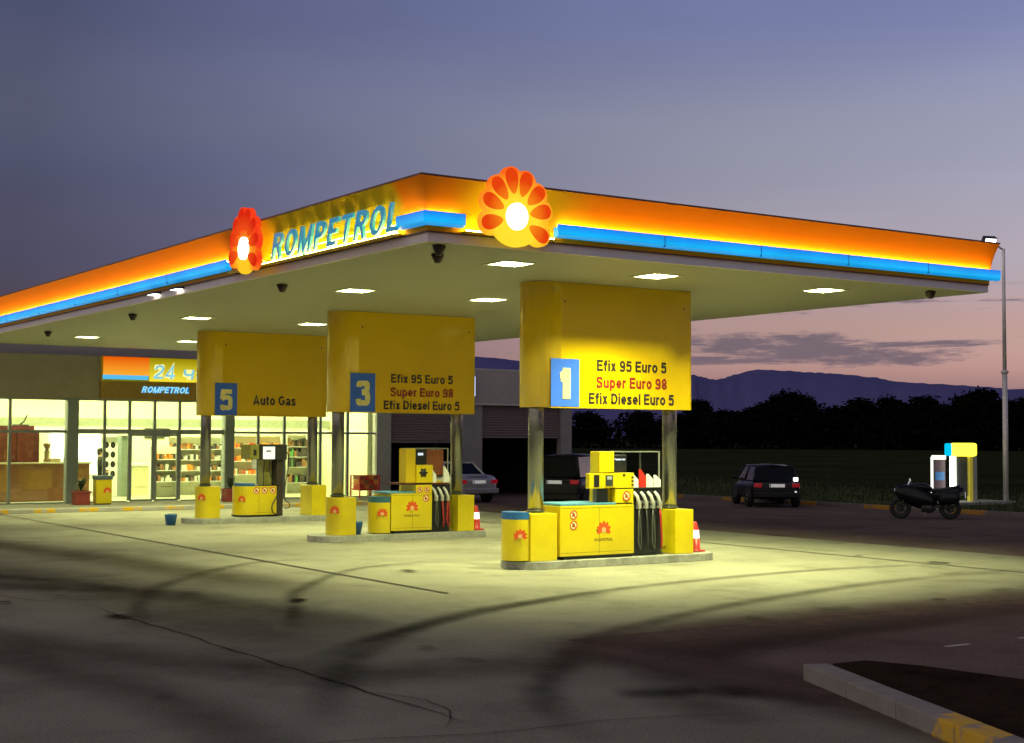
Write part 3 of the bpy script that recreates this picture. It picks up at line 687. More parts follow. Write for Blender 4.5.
# flower emblems on the fascia
def petal_mat(name, c0, c1, cen, r0, r1, s):
    m, nt, out = _new(name)
    e = nt.nodes.new('ShaderNodeEmission'); e.inputs[1].default_value = s
    tc = nt.nodes.new('ShaderNodeTexCoord'); vm = nt.nodes.new('ShaderNodeVectorMath'); vm.operation = 'DISTANCE'; vm.inputs[1].default_value = cen
    nt.links.new(tc.outputs['Object'], vm.inputs[0])
    mr = nt.nodes.new('ShaderNodeMapRange'); mr.inputs['From Min'].default_value = r0; mr.inputs['From Max'].default_value = r1; nt.links.new(vm.outputs['Value'], mr.inputs['Value'])
    no = nt.nodes.new('ShaderNodeTexNoise'); no.inputs['Scale'].default_value = 9; nt.links.new(tc.outputs['Object'], no.inputs['Vector'])
    ad = nt.nodes.new('ShaderNodeMath'); ad.operation = 'MULTIPLY_ADD'; ad.inputs[1].default_value = .3; ad.inputs[2].default_value = -.15; nt.links.new(no.outputs['Fac'], ad.inputs[0])
    a2 = nt.nodes.new('ShaderNodeMath'); a2.operation = 'ADD'; nt.links.new(mr.outputs[0], a2.inputs[0]); nt.links.new(ad.outputs[0], a2.inputs[1])
    rp = nt.nodes.new('ShaderNodeValToRGB'); rp.color_ramp.elements[0].color = (*c0, 1); rp.color_ramp.elements[1].color = (*c1, 1)
    nt.links.new(a2.outputs[0], rp.inputs[0]); nt.links.new(rp.outputs[0], e.inputs[0]); nt.links.new(e.outputs[0], out.inputs[0]); MATS[name] = m
    return m
LOBE = petal_mat('lit_lobe', (1, .74, .03), (1, .13, .01), (0, 0, -.10), .36, .80, 1.05)
PETAL = petal_mat('lit_petal', (1., .30, .01), (.80, .055, .004), (0, 0, 0), .26, .56, 1.0)
LOBER = petal_mat('lit_red_lobe', (1, .60, .02), (.95, .045, .01), (0, -.0, -.25), .22, .62, 1.0)
PETALR = petal_mat('lit_red_petal', (.95, .10, .01), (.72, .02, .005), (0, 0, 0), .3, .62, .95)
def flower(loc, ux, label, mats):
    ux = Vector(ux); uz = Vector(Z); n = ux.cross(uz)
    t = thing('flower_emblem', label, 'emblem', loc, world=False)
    t['group'] = 'flower emblems on the canopy'
    mb = MB(); disc(mb, n * .02 + uz * .05, ux, uz, .50, .06, 40); mb.build('back_plate', mats[0], t)
    for a_, b_ in ((-.3, -.22), (.3, -.22)): MB().cyl(ux * a_ + uz * b_ + n * .02, ux * a_ + uz * b_ - n * .26, .018, n=8).build('bracket', STEEL, t)
    A = [-27, 12, 42, 72, 100, 129, 158, 193]; rr = [.48, .47, .49, .51, .53, .5, .48, .48]
    for a, r in zip(A, rr):
        a = R(a); c = ux * math.cos(a) * r * .92 + uz * math.sin(a) * r
        mb = MB(); disc(mb, c + n * (.02), ux, uz, .215, .085, 20, 0, ry=.20, a0=a)
        mb.build('lobe', mats[0], t)
        mb = MB(); q = []
        for k in range(20):     # drop-shaped petal, wide end outward
            b = 2 * math.pi * k / 20; rx = .195 * math.cos(b); w = .108 * math.sin(b) * (1 + .35 * math.cos(b))
            q.append((rx, w))
        ca, sa = math.cos(a), math.sin(a)
        base = [c + n * .106 + (ux * ca + uz * sa) * (x - .0) + (-ux * sa + uz * ca) * y for x, y in q]
        top = [c + n * .135 + (ux * ca + uz * sa) * (x * .86 - .005) + (-ux * sa + uz * ca) * y * .8 for x, y in q]
        mb.loft([base, top]); mb.build('petal', mats[1], t)
    mb = MB(); disc(mb, n * .075 , ux, uz, .18, .06, 28, 0, ry=.2); mb.build('core', em('white_hot_core', (1, .93, .72), 4.), t)
    return t
flower((1.30, -.285, 5.60), U, 'lit orange flower emblem right of the canopy corner, seen face on', (LOBE, PETAL))
flower((-.285, 5.68, 5.64), NV, 'lit red flower emblem left of the letters, seen at a sharp angle', (LOBER, PETALR))

# canopy lettering, each letter a raised lit channel letter
LET = pm('cyan_letter_face', (.04, .30, .5), .4, emit=(.02, .28, .50), es=.5)
t = thing('canopy_lettering', 'raised blue slanted ROMPETROL letters glowing on the left face of the canopy', 'lettering', (-.1, 3, 5.42))
word = 'ROMPETROL'; x = 5.00; tot = sum(glyph(c, .16)[0] for c in word); gap = .125; kk = (5.00 - .62 - gap * 8) / tot
for ch in word:
    w = glyph(ch, .16)[0] * kk
    text_into(MB(), ch, (-.115, x - w / 2 + .04, 5.61), NV, Z, w, .44, .05, .165, .30).build('letter', LET, t)
    x -= w + gap
strip([(-.06, .85, 5.50), (-.06, 5.25, 5.50)], em('letter_halo_strip', (.95, 1., .10), 16.0))

# ceiling lights
LENS = em('lamp_lens', (.97, 1., .86), 9.)
FR = pm('lamp_frame', (.6, .6, .52), .4)
t0 = None
us, vs_ = LU, LV
colw = ['leftmost in its row', 'middle of its row', 'rightmost in its row']
roww = ['front row before board 1', 'row between boards 1 and 3', 'row between boards 3 and 5', 'back row nearest the shop']
pw = [[660, 1050, 900], [200, 610, 650], [190, 480, 520], [230, 440, 460]]
for j, v in enumerate(vs_):
    for i, u in enumerate(us):
        if t0 is None:
            t = t0 = thing('ceiling_light', '', 'ceiling light', (u, v, ZS), world=False)
            mb = MB()
            for a in ((-.34, .34, -.34, -.272), (-.34, .34, .272, .34), (-.34, -.272, -.272, .272), (.272, .34, -.272, .272)): mb.box(*a, -.012, -.001)
            mb.build('frame', FR, t)
            mb = MB()
            for a in ((-.285, .285, -.285, -.272), (-.285, .285, .272, .285), (-.285, -.272, -.272, .272), (.272, .285, -.272, .272)): mb.box(*a, .0, .24)
            mb.box(-.285, .285, -.285, .285, .241, .25); mb.build('reflector_box', pm('lamp_reflector', (.85, .86, .80), .3, emit=(.97, 1., .86), es=.55), t)
            MB().prism([(-.12, -.12), (.12, -.12), (.12, .12), (-.12, .12)], .232, .24).build('lens', LENS, t)
        else:
            t = copy_tree(t0); t.location = (u, v, ZS)
        t['label'] = 'square ceiling lamp, %s, %s' % (roww[j], colw[i]); t['group'] = 'lamps set into the canopy ceiling'
        ld = bpy.data.lights.new('lamp_bulb', 'POINT'); ld.energy = pw[j][i] * .25; ld.color = (.93, 1., .46); ld.shadow_soft_size = .035
        lo = bpy.data.objects.new('lamp_bulb', ld); COL.objects.link(lo); lo.parent = t; lo.location = (0, 0, .205)
        ld = bpy.data.lights.new('lamp_beam', 'SPOT'); ld.energy = pw[j][i] * 1.15; ld.color = (.93, 1., .46); ld.shadow_soft_size = .035; ld.spot_size = R(112); ld.spot_blend = 1.
        lo = bpy.data.objects.new('lamp_beam', ld); COL.objects.link(lo); lo.parent = t; lo.location = (0, 0, .20)
# flush floodlights on the left edge
for v in (9.75, 11.05):
    t = thing('edge_floodlight', 'small bright floodlight tucked under the left canopy edge, %s' % ('nearer the flower emblem' if v < 10 else 'farther left of the pair'), 'floodlight', (-.05, v, 5.31))
    MB().box(-.14, .015, v - .22, v + .22, 5.27, 5.315).build('housing', DGREY, t)
    MB().box(-.12, .0, v - .19, v + .19, 5.262, 5.269).build('lens', em('flood_lens', (1, .98, .85), 6.), t)
# small dark hanging sensors
for u, v, w in ((.38, .30, 'at the front corner, closest to the fascia'), (.86, 1.14, 'just behind the front corner'), (.86, 6.77, 'below the left flower emblem'), (.86, 14.94, 'above and left of board 5'), (.9, 21.83, 'at the far left near the shop'), (11.39, .45, 'at the right end of the canopy')):
    t = thing('ceiling_speaker', 'small dark cone hanging from the canopy ceiling ' + w, 'speaker', (u, v, ZS), group='small cones under the canopy')
    mb = MB(); mb.lathe([(.0, -.15), (.045, -.15), (.09, -.06), (.10, -.03), (.10, -.012), (.0, -.012)], (u, v, ZS), 14); mb.build('horn', pm('dark_brown_plastic', (.04, .02, .02), .5), t)
    MB().cyl((u, v, ZS - .012), (u, v, ZS - .001), .05, n=12).build('mount', DGREY, t)

# ------------------------------------------------------------------ fuel dispensers
def picto(mb, c, r, kind=0):
    disc(mb, c, U, Z, r, .003, 18, 3); ringflat(mb, c, U, Z, r * .78, r, .005, 20, 1)
    bar2(mb, c, U, Z, (-r * .25, -r * .4), (-r * .05, r * .45), r * .3, .0055, 2)
    if kind: bar2(mb, c, U, Z, (r * .05, -r * .35), (r * .3, r * .2), r * .22, .0055, 2)
    bar2(mb, c, U, Z, (-r * .6, r * .6), (r * .6, -r * .6), r * .2, .006, 1)
def cabinet(t, x0, x1, y0, y1, z0, z1, emb=None, pics=(), rounded=False, top=None):
    mb = MB()
    if rounded: rounded_cover(x0, x1, y0, y1, z0, z1, mb)
    else: mb.box(x0, x1, y0, y1, z0, z1)
    c = mb.build('cabinet', YEL, t, bevel=0 if rounded else .012); sub(c)
    xs = x0 + (x1 - x0) * .52; xl = x0 + (.45 if rounded else .02)
    MB().box(xs, xs + .006, y0 - .0015, y0 + .01, z0 + .03, z1 - .03).box(xl, x1 - .02, y0 - .0015, y0 + .01, z1 - .045, z1 - .039).box(xl, x1 - .02, y0 - .0015, y0 + .01, z0 + .06, z0 + .065).build('panel_seam', pm('dark_seam', (.10, .07, .005), .7), c)  # panel gaps drawn as thin dark strips
    o_ = MB(); disc(o_, (xs - .05, y0 - .001, (z0 + z1) / 2), U, Z, .014, .006, 10); o_.build('lock', STEEL, c)
    MB().box(x0 + .1, x1 - .01, y0 + .03, y1 - .03, .142, z0 - .002).build('plinth', BLACK, t)
    if top: MB().box(x0 + .02 + (.2 if rounded else 0), x1 - .02, y0 + .01, y1 - .01, z1 + .002, z1 + .045).build('cabinet_top', top, t, bevel=.01)
    if emb:
        mb = MB(); emblem(mb, (emb[0], y0 - .001, emb[1]), U, Z, emb[2], 0, 1, 2); mb.build('emblem', [ORANGE, HOT, pm('olive_lettering', (.25, .16, .02), .5)], c)
    for p in pics:
        mb = MB(); picto(mb, (p[0], y0 - .001, p[1]), p[2], 1)
        mb.build('warning_sticker', [WHITEPL, RED, BLACK, pm('pale_yellow_sticker', (.85, .72, .35), .5)], c)
def nozzle_bay(t, x0, x1, vc, z1, n, cols, labels, hosecol):
    y0 = vc - .40
    MB().box(x0, x1, y0 + .06, vc + .38, .16, z1).build('hose_bay', BLACK, t, bevel=.008)
    w = (x1 - x0 - .06) / n
    for i in range(n):
        cx = x0 + .05 + w * (i + .5)
        mb = MB()   # spout and handle of the hanging nozzle
        mb.tube([(cx - .10, y0 + .03, z1 - .06), (cx - .05, y0 - .01, z1 - .14), (cx - .015, y0 - .03, z1 - .26), (cx, y0 - .02, z1 - .38)], [.026, .034, .036, .024], 8)
        mb.box(cx - .03, cx + .03, y0 - .045, y0 + .04, z1 - .37, z1 - .24)
        nz = mb.build('nozzle', cols[i], t); sub(nz)
        MB().tube([(cx + .03, y0 - .04, z1 - .22), (cx + .06, y0 - .075, z1 - .30), (cx + .02, y0 - .05, z1 - .42)], .012, 6).build('trigger', BLACK, nz)
        mb = MB()
        sgn = .02 if i % 2 else -.015
        mb.tube([(cx, y0 - .02, z1 - .38), (cx + sgn, y0 - .02, z1 - .6), (cx + sgn * 2, y0 - .03, .40), (cx + .02, y0 - .03, .27), (cx + .045, y0 - .01, .26), (cx + .06, y0 + .0, .38), (cx + .055, y0 + .02, z1 - .5), (cx + .05, y0 + .05, z1 - .3)], .018, 7)
        mb.build('hose', hosecol[i], t)
    if labels:
        w2 = (x1 - x0) / len(labels)
        for i, (mt, hh) in enumerate(labels):
            mb = MB(); a = x0 + w2 * i + .012; b = x0 + w2 * (i + 1) - .012
            mb.add([(a, y0 + .055, z1 + .02), (b, y0 + .055, z1 + .02), (b, y0 + .055, z1 + hh * .62), (a + (b - a) * .25, y0 + .055, z1 + hh), (a, y0 + .055, z1 + hh)], [(0, 1, 2, 3, 4)])
            mb.add([(a, y0 + .075, z1 + .02), (b, y0 + .075, z1 + .02), (b, y0 + .075, z1 + hh * .62), (a + (b - a) * .25, y0 + .075, z1 + hh), (a, y0 + .075, z1 + hh)], [(0, 1, 2, 3, 4)])
            mb.build('fuel_label', mt, t)
HOSE = pm('hose_rubber', (.025, .025, .022), .45, amt=.3)
HOSEG = pm('grey_hose', (.07, .07, .06), .4, amt=.3)
HOSER = pm('red_hose', (.35, .02, .015), .5, amt=.3)
NZW = pm('pale_nozzle', (.62, .62, .58), .35, metal=.3)
PG = glass('clear_panel', (.75, .78, .74), .12, .05)

# pump on island 1
vc = IV[0]; y0 = vc - .43
t = thing('fuel_dispenser', 'yellow fuel dispenser with four pale nozzles and card reader, under board 1', 'fuel pump', (5.9, vc, .14))
cabinet(t, 4.76, 6.46, y0, vc + .40, .20, 1.11, (5.75, .66, .17), ((5.06, .95, .085), (5.06, .76, .085), (6.28, 1.27, .09)), top=BLUETOP)
mb = MB(); mb.box(6.03, 6.455, y0 + .01, vc + .38, 1.113, 1.40); mb.build('lower_housing', YEL, t, bevel=.008)
mb = MB(); mb.box(5.72, 6.03, y0 + .16, y0 + .40, 1.16, 1.45).box(5.72, 6.00, y0 + .12, y0 + .38, 1.62, 2.06); mb.build('tower', YELD, t, bevel=.01)
MB().box(5.69, 6.03, y0 + .05, y0 + .34, 1.71, 2.095).build('tower_head', YEL, t, bevel=.012)
mb = MB(); mb.box(6.01, 6.46, y0 + .0, vc + .36, 1.415, 1.70); o = mb.build('meter_housing', YEL, t, bevel=.012); sub(o)
mb = MB(); disc(mb, (6.22, y0 - .001, 1.66), U, Z, .025, .01, 12)
for k in range(3): mb.box(6.40, 6.45, y0 - .006, y0 + .0, 1.46 + k * .07, 1.49 + k * .07)
mb.build('buttons', BLACK, o)
mb = MB(); mb.box(5.36, 5.70, y0 - .08, y0 + .04, 1.42, 1.70).box(5.66, 6.0, y0 - .04, y0 + .2, 1.43, 1.69); cr = mb.build('card_reader', YEL, t, bevel=.01); sub(cr)
MB().box(5.46, 5.58, y0 - .086, y0 - .081, 1.45, 1.67).build('reader_slot', BLACK, cr)
MB().box(5.76, 5.93, y0 - .046, y0 - .041, 1.46, 1.66).build('keypad', DGREY, cr)
MB().box(5.79, 5.90, y0 - .05, y0 - .047, 1.58, 1.64).build('reader_screen', pm('grey_screen', (.3, .32, .3), .3, emit=(.5, .6, .5), es=.25), cr)
mb = MB(); mb.prism([(5.66, y0 + .1), (5.92, y0 + .1), (5.86, y0 + .3), (5.72, y0 + .3)], 1.15, 1.41); mb.build('reader_stalk', DGREY, t)
mb = MB(); mb.box(6.04, 6.38, y0 + .12, vc + .3, 1.715, 2.03); ds = mb.build('display', BLACK, t, bevel=.01); sub(ds)
mb = MB(); mb.box(6.12, 6.25, y0 + .112, y0 + .119, 1.93, 1.96).box(6.27, 6.34, y0 + .112, y0 + .119, 1.93, 1.96).box(6.09, 6.11, y0 + .112, y0 + .119, 1.94, 1.97); mb.build('digits', SCREEN, ds)
mb = MB(); mb.box(6.03, 7.20, y0 + .14, y0 + .16, 2.08, 2.10).box(7.175, 7.20, y0 + .14, y0 + .16, 1.44, 2.08).box(6.03, 7.20, vc + .28, vc + .30, 2.08, 2.10).box(7.175, 7.20, vc + .28, vc + .30, 1.44, 2.08).box(7.18, 7.198, y0 + .16, vc + .28, 2.08, 2.10)
mb.build('hose_frame', pm('dull_steel_frame', (.42, .43, .36), .4, metal=.5), t)
MB().box(6.46, 7.18, vc + .26, vc + .27, 1.45, 2.07).build('clear_panel', PG, t)
nozzle_bay(t, 6.462, 7.19, vc, 1.40, 4, [NZW] * 4, [(WHITEPL, .27), (RED, .36), (WHITEPL, .27), (WHITEPL, .25)], [HOSEG, HOSE, HOSEG, HOSER])
MB().box(6.462, 7.19, y0 + .07, vc + .37, 1.402, 1.418).build('bay_shelf', DGREY, t)

# pump on island 3
vc = IV[1]; y0 = vc - .43
t = thing('fuel_dispenser', 'yellow fuel dispenser with red and black hoses on the middle island under board 3', 'fuel pump', (6.2, vc, .14))
cabinet(t, 5.62, 6.70, y0, vc + .40, .20, 1.05, (6.17, .72, .17), ((6.38, 1.13, .07), (6.56, 1.13, .07), (6.53, .93, .085)), top=None)
MB().box(5.55, 6.28, y0 + .05, vc + .36, 1.052, 1.09).build('cabinet_top', BLUETOP, t, bevel=.01)
MB().box(6.28, 6.70, y0 + .003, vc + .38, 1.053, 1.24).build('lower_housing', YEL, t, bevel=.008)
MB().box(6.02, 6.28, y0 + .05, y0 + .36, 1.29, 2.08).build('tower_head', YELD, t, bevel=.012)
MB().box(5.93, 7.2, y0 + .06, vc + .36, 1.245, 1.285).build('dark_band', pm('maroon_band', (.10, .02, .015), .5), t)
o = MB().box(6.28, 6.72, y0 + .0, vc + .36, 1.29, 1.70).build('meter_housing', YEL, t, bevel=.012); sub(o)
mb = MB(); mb.lathe([(0, -.03), (.075, -.02), (.085, .0)], (6.46, y0 - .001, 1.52), 16, axis='y')
for k in range(6):
    a = k * math.pi / 3; mb.box(6.46 + .09 * math.cos(a) - .02, 6.46 + .09 * math.cos(a) + .02, y0 - .015, y0 - .001, 1.52 + .09 * math.sin(a) - .02, 1.52 + .09 * math.sin(a) + .02)
mb.build('meter', BLACK, o)
ds = MB().box(6.30, 6.62, y0 + .12, vc + .3, 1.715, 2.06).build('display', BLACK, t, bevel=.01); sub(ds)
MB().box(6.38, 6.52, y0 + .112, y0 + .119, 1.92, 1.98).build('digits', SCREEN, ds)
MB().box(6.64, 7.18, y0 + .3, vc + .2, 1.45, 2.05).build('advert_panel', pm('terracotta_panel', (.30, .09, .03), .6, amt=.2, dirt=.3), t)
mb = MB(); mb.box(6.30, 7.22, y0 + .14, y0 + .16, 2.07, 2.09).box(7.195, 7.22, y0 + .14, y0 + .16, 1.29, 2.07).box(6.30, 7.22, vc + .28, vc + .30, 2.07, 2.09).box(7.195, 7.22, vc + .28, vc + .30, 1.29, 2.07)
mb.build('hose_frame', MATS['dull_steel_frame'], t)
nozzle_bay(t, 6.702, 7.22, vc, 1.24, 3, [NZW] * 3, [(WHITEPL, .36), (YELD, .1), (WHITEPL, .42)], [HOSEG, HOSER, HOSER])

# gas pump on island 5
vc = IV[2]; y0 = vc - .43
t = thing('gas_dispenser', 'slim dark gas dispenser with white display and looping hoses, under board 5', 'gas pump', (6.0, vc, .14))
cabinet(t, 5.30, 6.38, y0, vc + .40, .20, .98, None, ((5.78, .86, .095), (6.02, .86, .095), (6.26, .86, .095)), rounded=True)
mb = MB(); emblem(mb, (5.40, vc - .33, .62), Vector((.6, -.8, 0)), Z, .12, 0, 1, 2, False); mb.build('emblem', [ORANGE, HOT, BLKTXT], t)
mb = MB(); rounded_cover(5.32, 5.74, y0 + .02, vc + .38, .982, 1.06, mb); mb.build('cabinet_top', BLUE, t)
MB().box(5.745, 6.38, y0 + .02, vc + .38, .983, 1.0).build('dark_band', DGREY, t)
MB().box(6.39, 6.58, y0 + .02, vc + .30, .16, 1.72).build('post', pm('grimy_post', (.035, .025, .016), .5, amt=.3), t, bevel=.01)
MB().box(6.10, 6.36, y0 + .3, vc + .2, 1.0, 1.70).build('inner_post', pm('olive_panel', (.32, .30, .06), .5, amt=.2), t, bevel=.01)
h = MB().box(5.86, 6.66, y0 - .05, vc + .34, 1.70, 2.12).build('head', pm('head_grey', (.03, .03, .027), .4), t, bevel=.015); sub(h)
MB().box(5.94, 6.29, y0 - .062, y0 - .052, 1.72, 2.06).build('display', pm('white_display', (.7, .72, .7), .4, emit=(.85, .9, .85), es=.75), h)
MB().box(6.03, 6.18, y0 - .066, y0 - .063, 1.92, 1.96).build('digits', DGREY, h)
h2 = MB().box(5.58, 5.85, y0 - .02, vc + .2, 1.72, 2.12).build('keypad_box', pm('olive_box', (.28, .26, .05), .5, amt=.2), t, bevel=.02); sub(h2)
MB().box(5.67, 5.76, y0 - .028, y0 - .021, 1.82, 1.98).build('keypad', BLACK, h2)
MB().box(5.66, 5.77, y0 - .0, y0 + .1, 1.46, 1.72).build('nozzle', NZW, t, bevel=.01)
mb = MB(); mb.tube(smooth_path([(6.0, y0 - .02, 1.7), (5.97, y0 - .04, 1.4), (5.98, y0 - .02, 1.08), (5.98, y0 + .02, 1.0)], 6), .016, 7)
mb.build('hose', HOSE, t)
MB().tube(smooth_path([(6.15, y0 - .02, 1.7), (6.14, y0 - .06, 1.4), (6.22, y0 - .05, 1.15), (6.4, y0 - .02, 1.02), (6.5, y0 - .03, 1.1)], 6), .016, 7).build('hose', HOSE, t)
MB().tube(smooth_path([(6.44, y0 - .02, .95), (6.36, y0 - .06, .70), (6.22, y0 - .07, .45), (6.26, y0 - .06, .25), (6.44, y0 - .03, .20)], 6), .016, 7).build('hose', HOSE, t)
MB().tube(smooth_path([(6.6, y0 - .0, 1.98), (6.72, y0 - .03, 1.8), (6.70, y0 - .02, 1.4), (6.62, y0 - .01, .9), (6.63, y0 - .02, .6), (6.75, y0 - .03, .5), (6.74, y0 - .03, .38), (6.62, y0 - .01, .36)], 6), .014, 7).build('hose', HOSE, t)

# waste bins
def bin_at(x0, x1, yc, hd, z0, z1, label, lid=BLUE, rounded=True, emb=True):
    t = thing('waste_bin', label, 'waste bin', ((x0 + x1) / 2, yc, z0))
    mb = MB()
    rounded_cover(x0, x1, yc - hd, yc + hd, z0 + .02, z1 - .13, mb); b = mb.build('body', YEL, t); sub(b)
    mb = MB(); rounded_cover(x0 + .0, x1 - .0, yc - hd, yc + hd, z1 - .125, z1, mb); mb.build('lid', lid, t)
    mb = MB(); rounded_cover(x0 + .03, x1 - .01, yc - hd + .03, yc + hd - .03, z0 + .001, z0 + .019, mb); mb.build('foot', BLACK, t)
    if emb:
        q = MB(); emblem(q, (x0 + .16, yc - hd * .90 - .03, z0 + .46), Vector((.86, -.5, 0)).normalized(), Z, .13, 0, 1, 2, False); q.build('emblem', [ORANGE, HOT, BLKTXT], b)
    return t
bin_at(3.76, 4.11, IV[0] - .12, .27, .142, 1.02, 'yellow waste bin with blue lid at the rounded tip of the nearest island')
bin_at(5.24, 5.60, IV[1] - .1, .32, .142, .98, 'yellow waste bin with teal lid beside the dispenser on the middle island', pm('dark_teal_lid', (.03, .12, .17), .4))
t = thing('waste_bin', 'yellow waste bin with grey lid standing before the shop doors', 'waste bin', (4.62, 28.6, .12))
b = MB().box(4.42, 4.94, 28.35, 28.7, .15, .92).build('body', YEL, t, bevel=.02); sub(b)
MB().box(4.40, 4.96, 28.33, 28.72, .922, 1.05).build('lid', pm('grey_blue_lid', (.09, .12, .14), .5), t, bevel=.02)
MB().box(4.45, 4.91, 28.38, 28.67, .119, .149).build('foot', BLACK, t)
q = MB(); emblem(q, (4.78, 28.348, .55), U, Z, .14, 0, 1, 2, False); q.build('emblem', [ORANGE, HOT, BLKTXT], b)

# cones, buckets
def cone(x, y, z, label):
    t = thing('traffic_cone', label, 'traffic cone', (x, y, z), group='red cones on the island ends')
    MB().box(x - .15, x + .15, y - .15, y + .15, z + .002, z + .035).build('base', RED, t, bevel=.012)
    MB().lathe([(.125, .034), (.11, .05), (.098, .26), (.0, .26)], (x, y, z), 20).build('cone_body', RED, t)
    MB().lathe([(.099, .26), (.085, .42)], (x, y, z), 20).build('reflective_band', pm('reflective_white_glow', (.85, .85, .85), .3, emit=(1, .98, .9), es=1.0), t)  # the band's reflected brightness is put in as emission
    MB().lathe([(.084, .42), (.045, .56), (.035, .58), (.0, .58)], (x, y, z), 20).build('cone_tip', RED, t)
cone(8.26, 3.66, .14, 'red cone with glowing white band at the right end of the nearest island')
cone(8.08, 11.35, .14, 'red cone with glowing white band at the right end of the middle island')
def bucket(x, y, z, label):
    t = thing('bucket', label, 'bucket', (x, y, z), group='blue buckets')
    MB().lathe([(.0, .004), (.12, .004), (.165, .27), (.172, .28), (.160, .28), (.115, .02), (0, .02)], (x, y, z), 20).build('pail', BLUE, t)
    MB().tube([(x - .165, y, z + .26), (x - .10, y - .10, z + .30), (x, y - .16, z + .30), (x + .10, y - .10, z + .30), (x + .165, y, z + .26)], .006, 6).build('handle', STEEL, t)
bucket(3.32, 18.8, 0, 'small blue bucket on the ground at the tip of the far island')
bucket(4.86, 11.35, .14, 'small blue bucket on the middle island beside the rounded column cover')

# ------------------------------------------------------------------ shop building
FV = 29.8; ZT = 3.5
shop = thing('shop_building', 'low flat-roofed shop with lit glass front at left and two half-shuttered garage bays', 'building', (10, FV, 0))
WALLG = pm('rendered_grey_wall', (.30, .28, .27), .8, amt=.08, dirt=.15)
MB().box(-14, 15.6, FV + .02, 41, 4.86, 5.0).box(15.7, 24.42, FV + .02, 41, 4.86, 5.0).build('roof', DGREY, shop)
MB().box(-14, 15.58, FV + .5, FV + .7, 5.0, 5.45).box(-14, 24.4, 40.6, 40.9, 5.0, 5.45).build('parapet', GFASCIA, shop)
MB().box(-14, 15.58, FV - .12, FV + .019, ZT + .06, 4.99).build('shop_fascia', SHOPFASCIA, shop)
MB().box(15.585, 24.44, FV - .14, FV + .019, 3.64, 5.0).box(24.30, 24.44, FV + .02, 41, 3.64, 5.0).build('garage_fascia', GFASCIA, shop)
MB().box(15.585, 24.46, FV - .16, FV - .142, 3.60, 3.66).box(15.585, 24.46, FV - .16, FV - .142, 4.97, 5.02).build('fascia_edge', pm('pale_edge_trim', (.55, .52, .52), .5), shop)
MB().box(-14, 15.2, 36.5, 36.6, .12, 4.5).box(15.2, 15.4, FV + .3, 36.6, .12, 4.5).build('inner_wall', CREAM, shop)
MB().box(-14, 15.2, FV + .1, 36.5, 4.36, 4.42).build('ceiling', CREAM, shop)
MB().box(-14, 15.2, FV - .05, 36.5, .119, .126).build('floor', pm('shop_floor_tiles', (.55, .54, .42), .3, amt=.08), shop)
MB().box(-14, 15.2, 33.2, 33.4, 2.66, 2.96).build('bulkhead', pm('grey_green_bulkhead', (.34, .38, .27), .6), shop)
# glazing: pillars, mullions, transoms, panes
PIL = pm('grey_green_pillar', (.20, .24, .21), .6, amt=.08)
for x0, x1 in ((3.86, 4.22), (9.36, 9.70), (15.35, 15.95)):
    MB().box(x0, x1, FV - .16, FV + .2, .12, ZT + .058).build('pillar', PIL if x0 < 15 else pm('pale_grey_pillar', (.36, .36, .34), .7), shop)
MUL = [-13, -11, -9, -6.8, -4.6, -2.4, -.2, 2.04, 5.13, 5.98, 6.85, 7.74, 8.66, 10.65, 11.66, 13.09, 14.2]
for x in MUL: MB().box(x - .045, x + .045, FV - .05, FV + .05, .16, ZT).build('mullion', ALU, shop)
mb = MB(); mb.box(-14, 3.855, FV - .04, FV + .04, 2.42, 2.52).box(4.225, 9.355, FV - .045, FV + .045, 2.40, 2.56).box(9.705, 15.345, FV - .04, FV + .04, 2.43, 2.51)
mb.box(-14, 15.345, FV - .055, FV + .055, ZT, ZT + .058).box(-14, 5.9, FV - .055, FV + .055, .121, .16).box(7.82, 15.345, FV - .055, FV + .055, .121, .16); mb.build('transom', ALU, shop)
SG = glass('shop_glass', (.95, .98, .90), .08)
ed = sorted(MUL + [3.86, 4.22, 9.36, 9.70, 15.35, -14])
for a, b in zip(ed[:-1], ed[1:]):
    if (a, b) in ((3.86, 4.22), (9.36, 9.70)): continue
    if 5.9 < a < 7.7:
        d = MB().box(a + .05, b - .05, FV + .005, FV + .012, .17, 2.39).build('door', SG, shop); sub(d)
        MB().box(a + .046, a + .09, FV - .03, FV + .03, .13, 2.398).box(b - .09, b - .046, FV - .03, FV + .03, .13, 2.398).box(a + .09, b - .09, FV - .03, FV + .03, .13, .20).box(a + .09, b - .09, FV - .03, FV + .03, 2.33, 2.398).build('door_frame', ALU, d)
        MB().box((a + b) / 2 - .2, (a + b) / 2 + .2, FV - .001, FV + .003, .60, .625).build('door_sticker', pm('brown_sticker', (.28, .24, .1), .6), d)
        MB().box(a + .05, b - .05, FV + .0, FV + .006, 2.57, 3.49).build('window', SG, shop)
    else:
        MB().box(a + .04, b - .04, FV + .0, FV + .006, .165, 2.41).box(a + .04, b - .04, FV + .0, FV + .006, 2.57, 3.49).build('window', SG, shop)
# interior lamps
for u in (-8, -4.5, -1, 1.6, 4.0, 6.4, 8.8, 11.2, 13.6):
    for v in (31.0, 34.3):
        o = MB().box(u - .65, u + .65, v - .16, v + .16, 4.32, 4.356).build('lamp_panel', em('shop_lamp', (.97, 1., .50), 110.), shop)
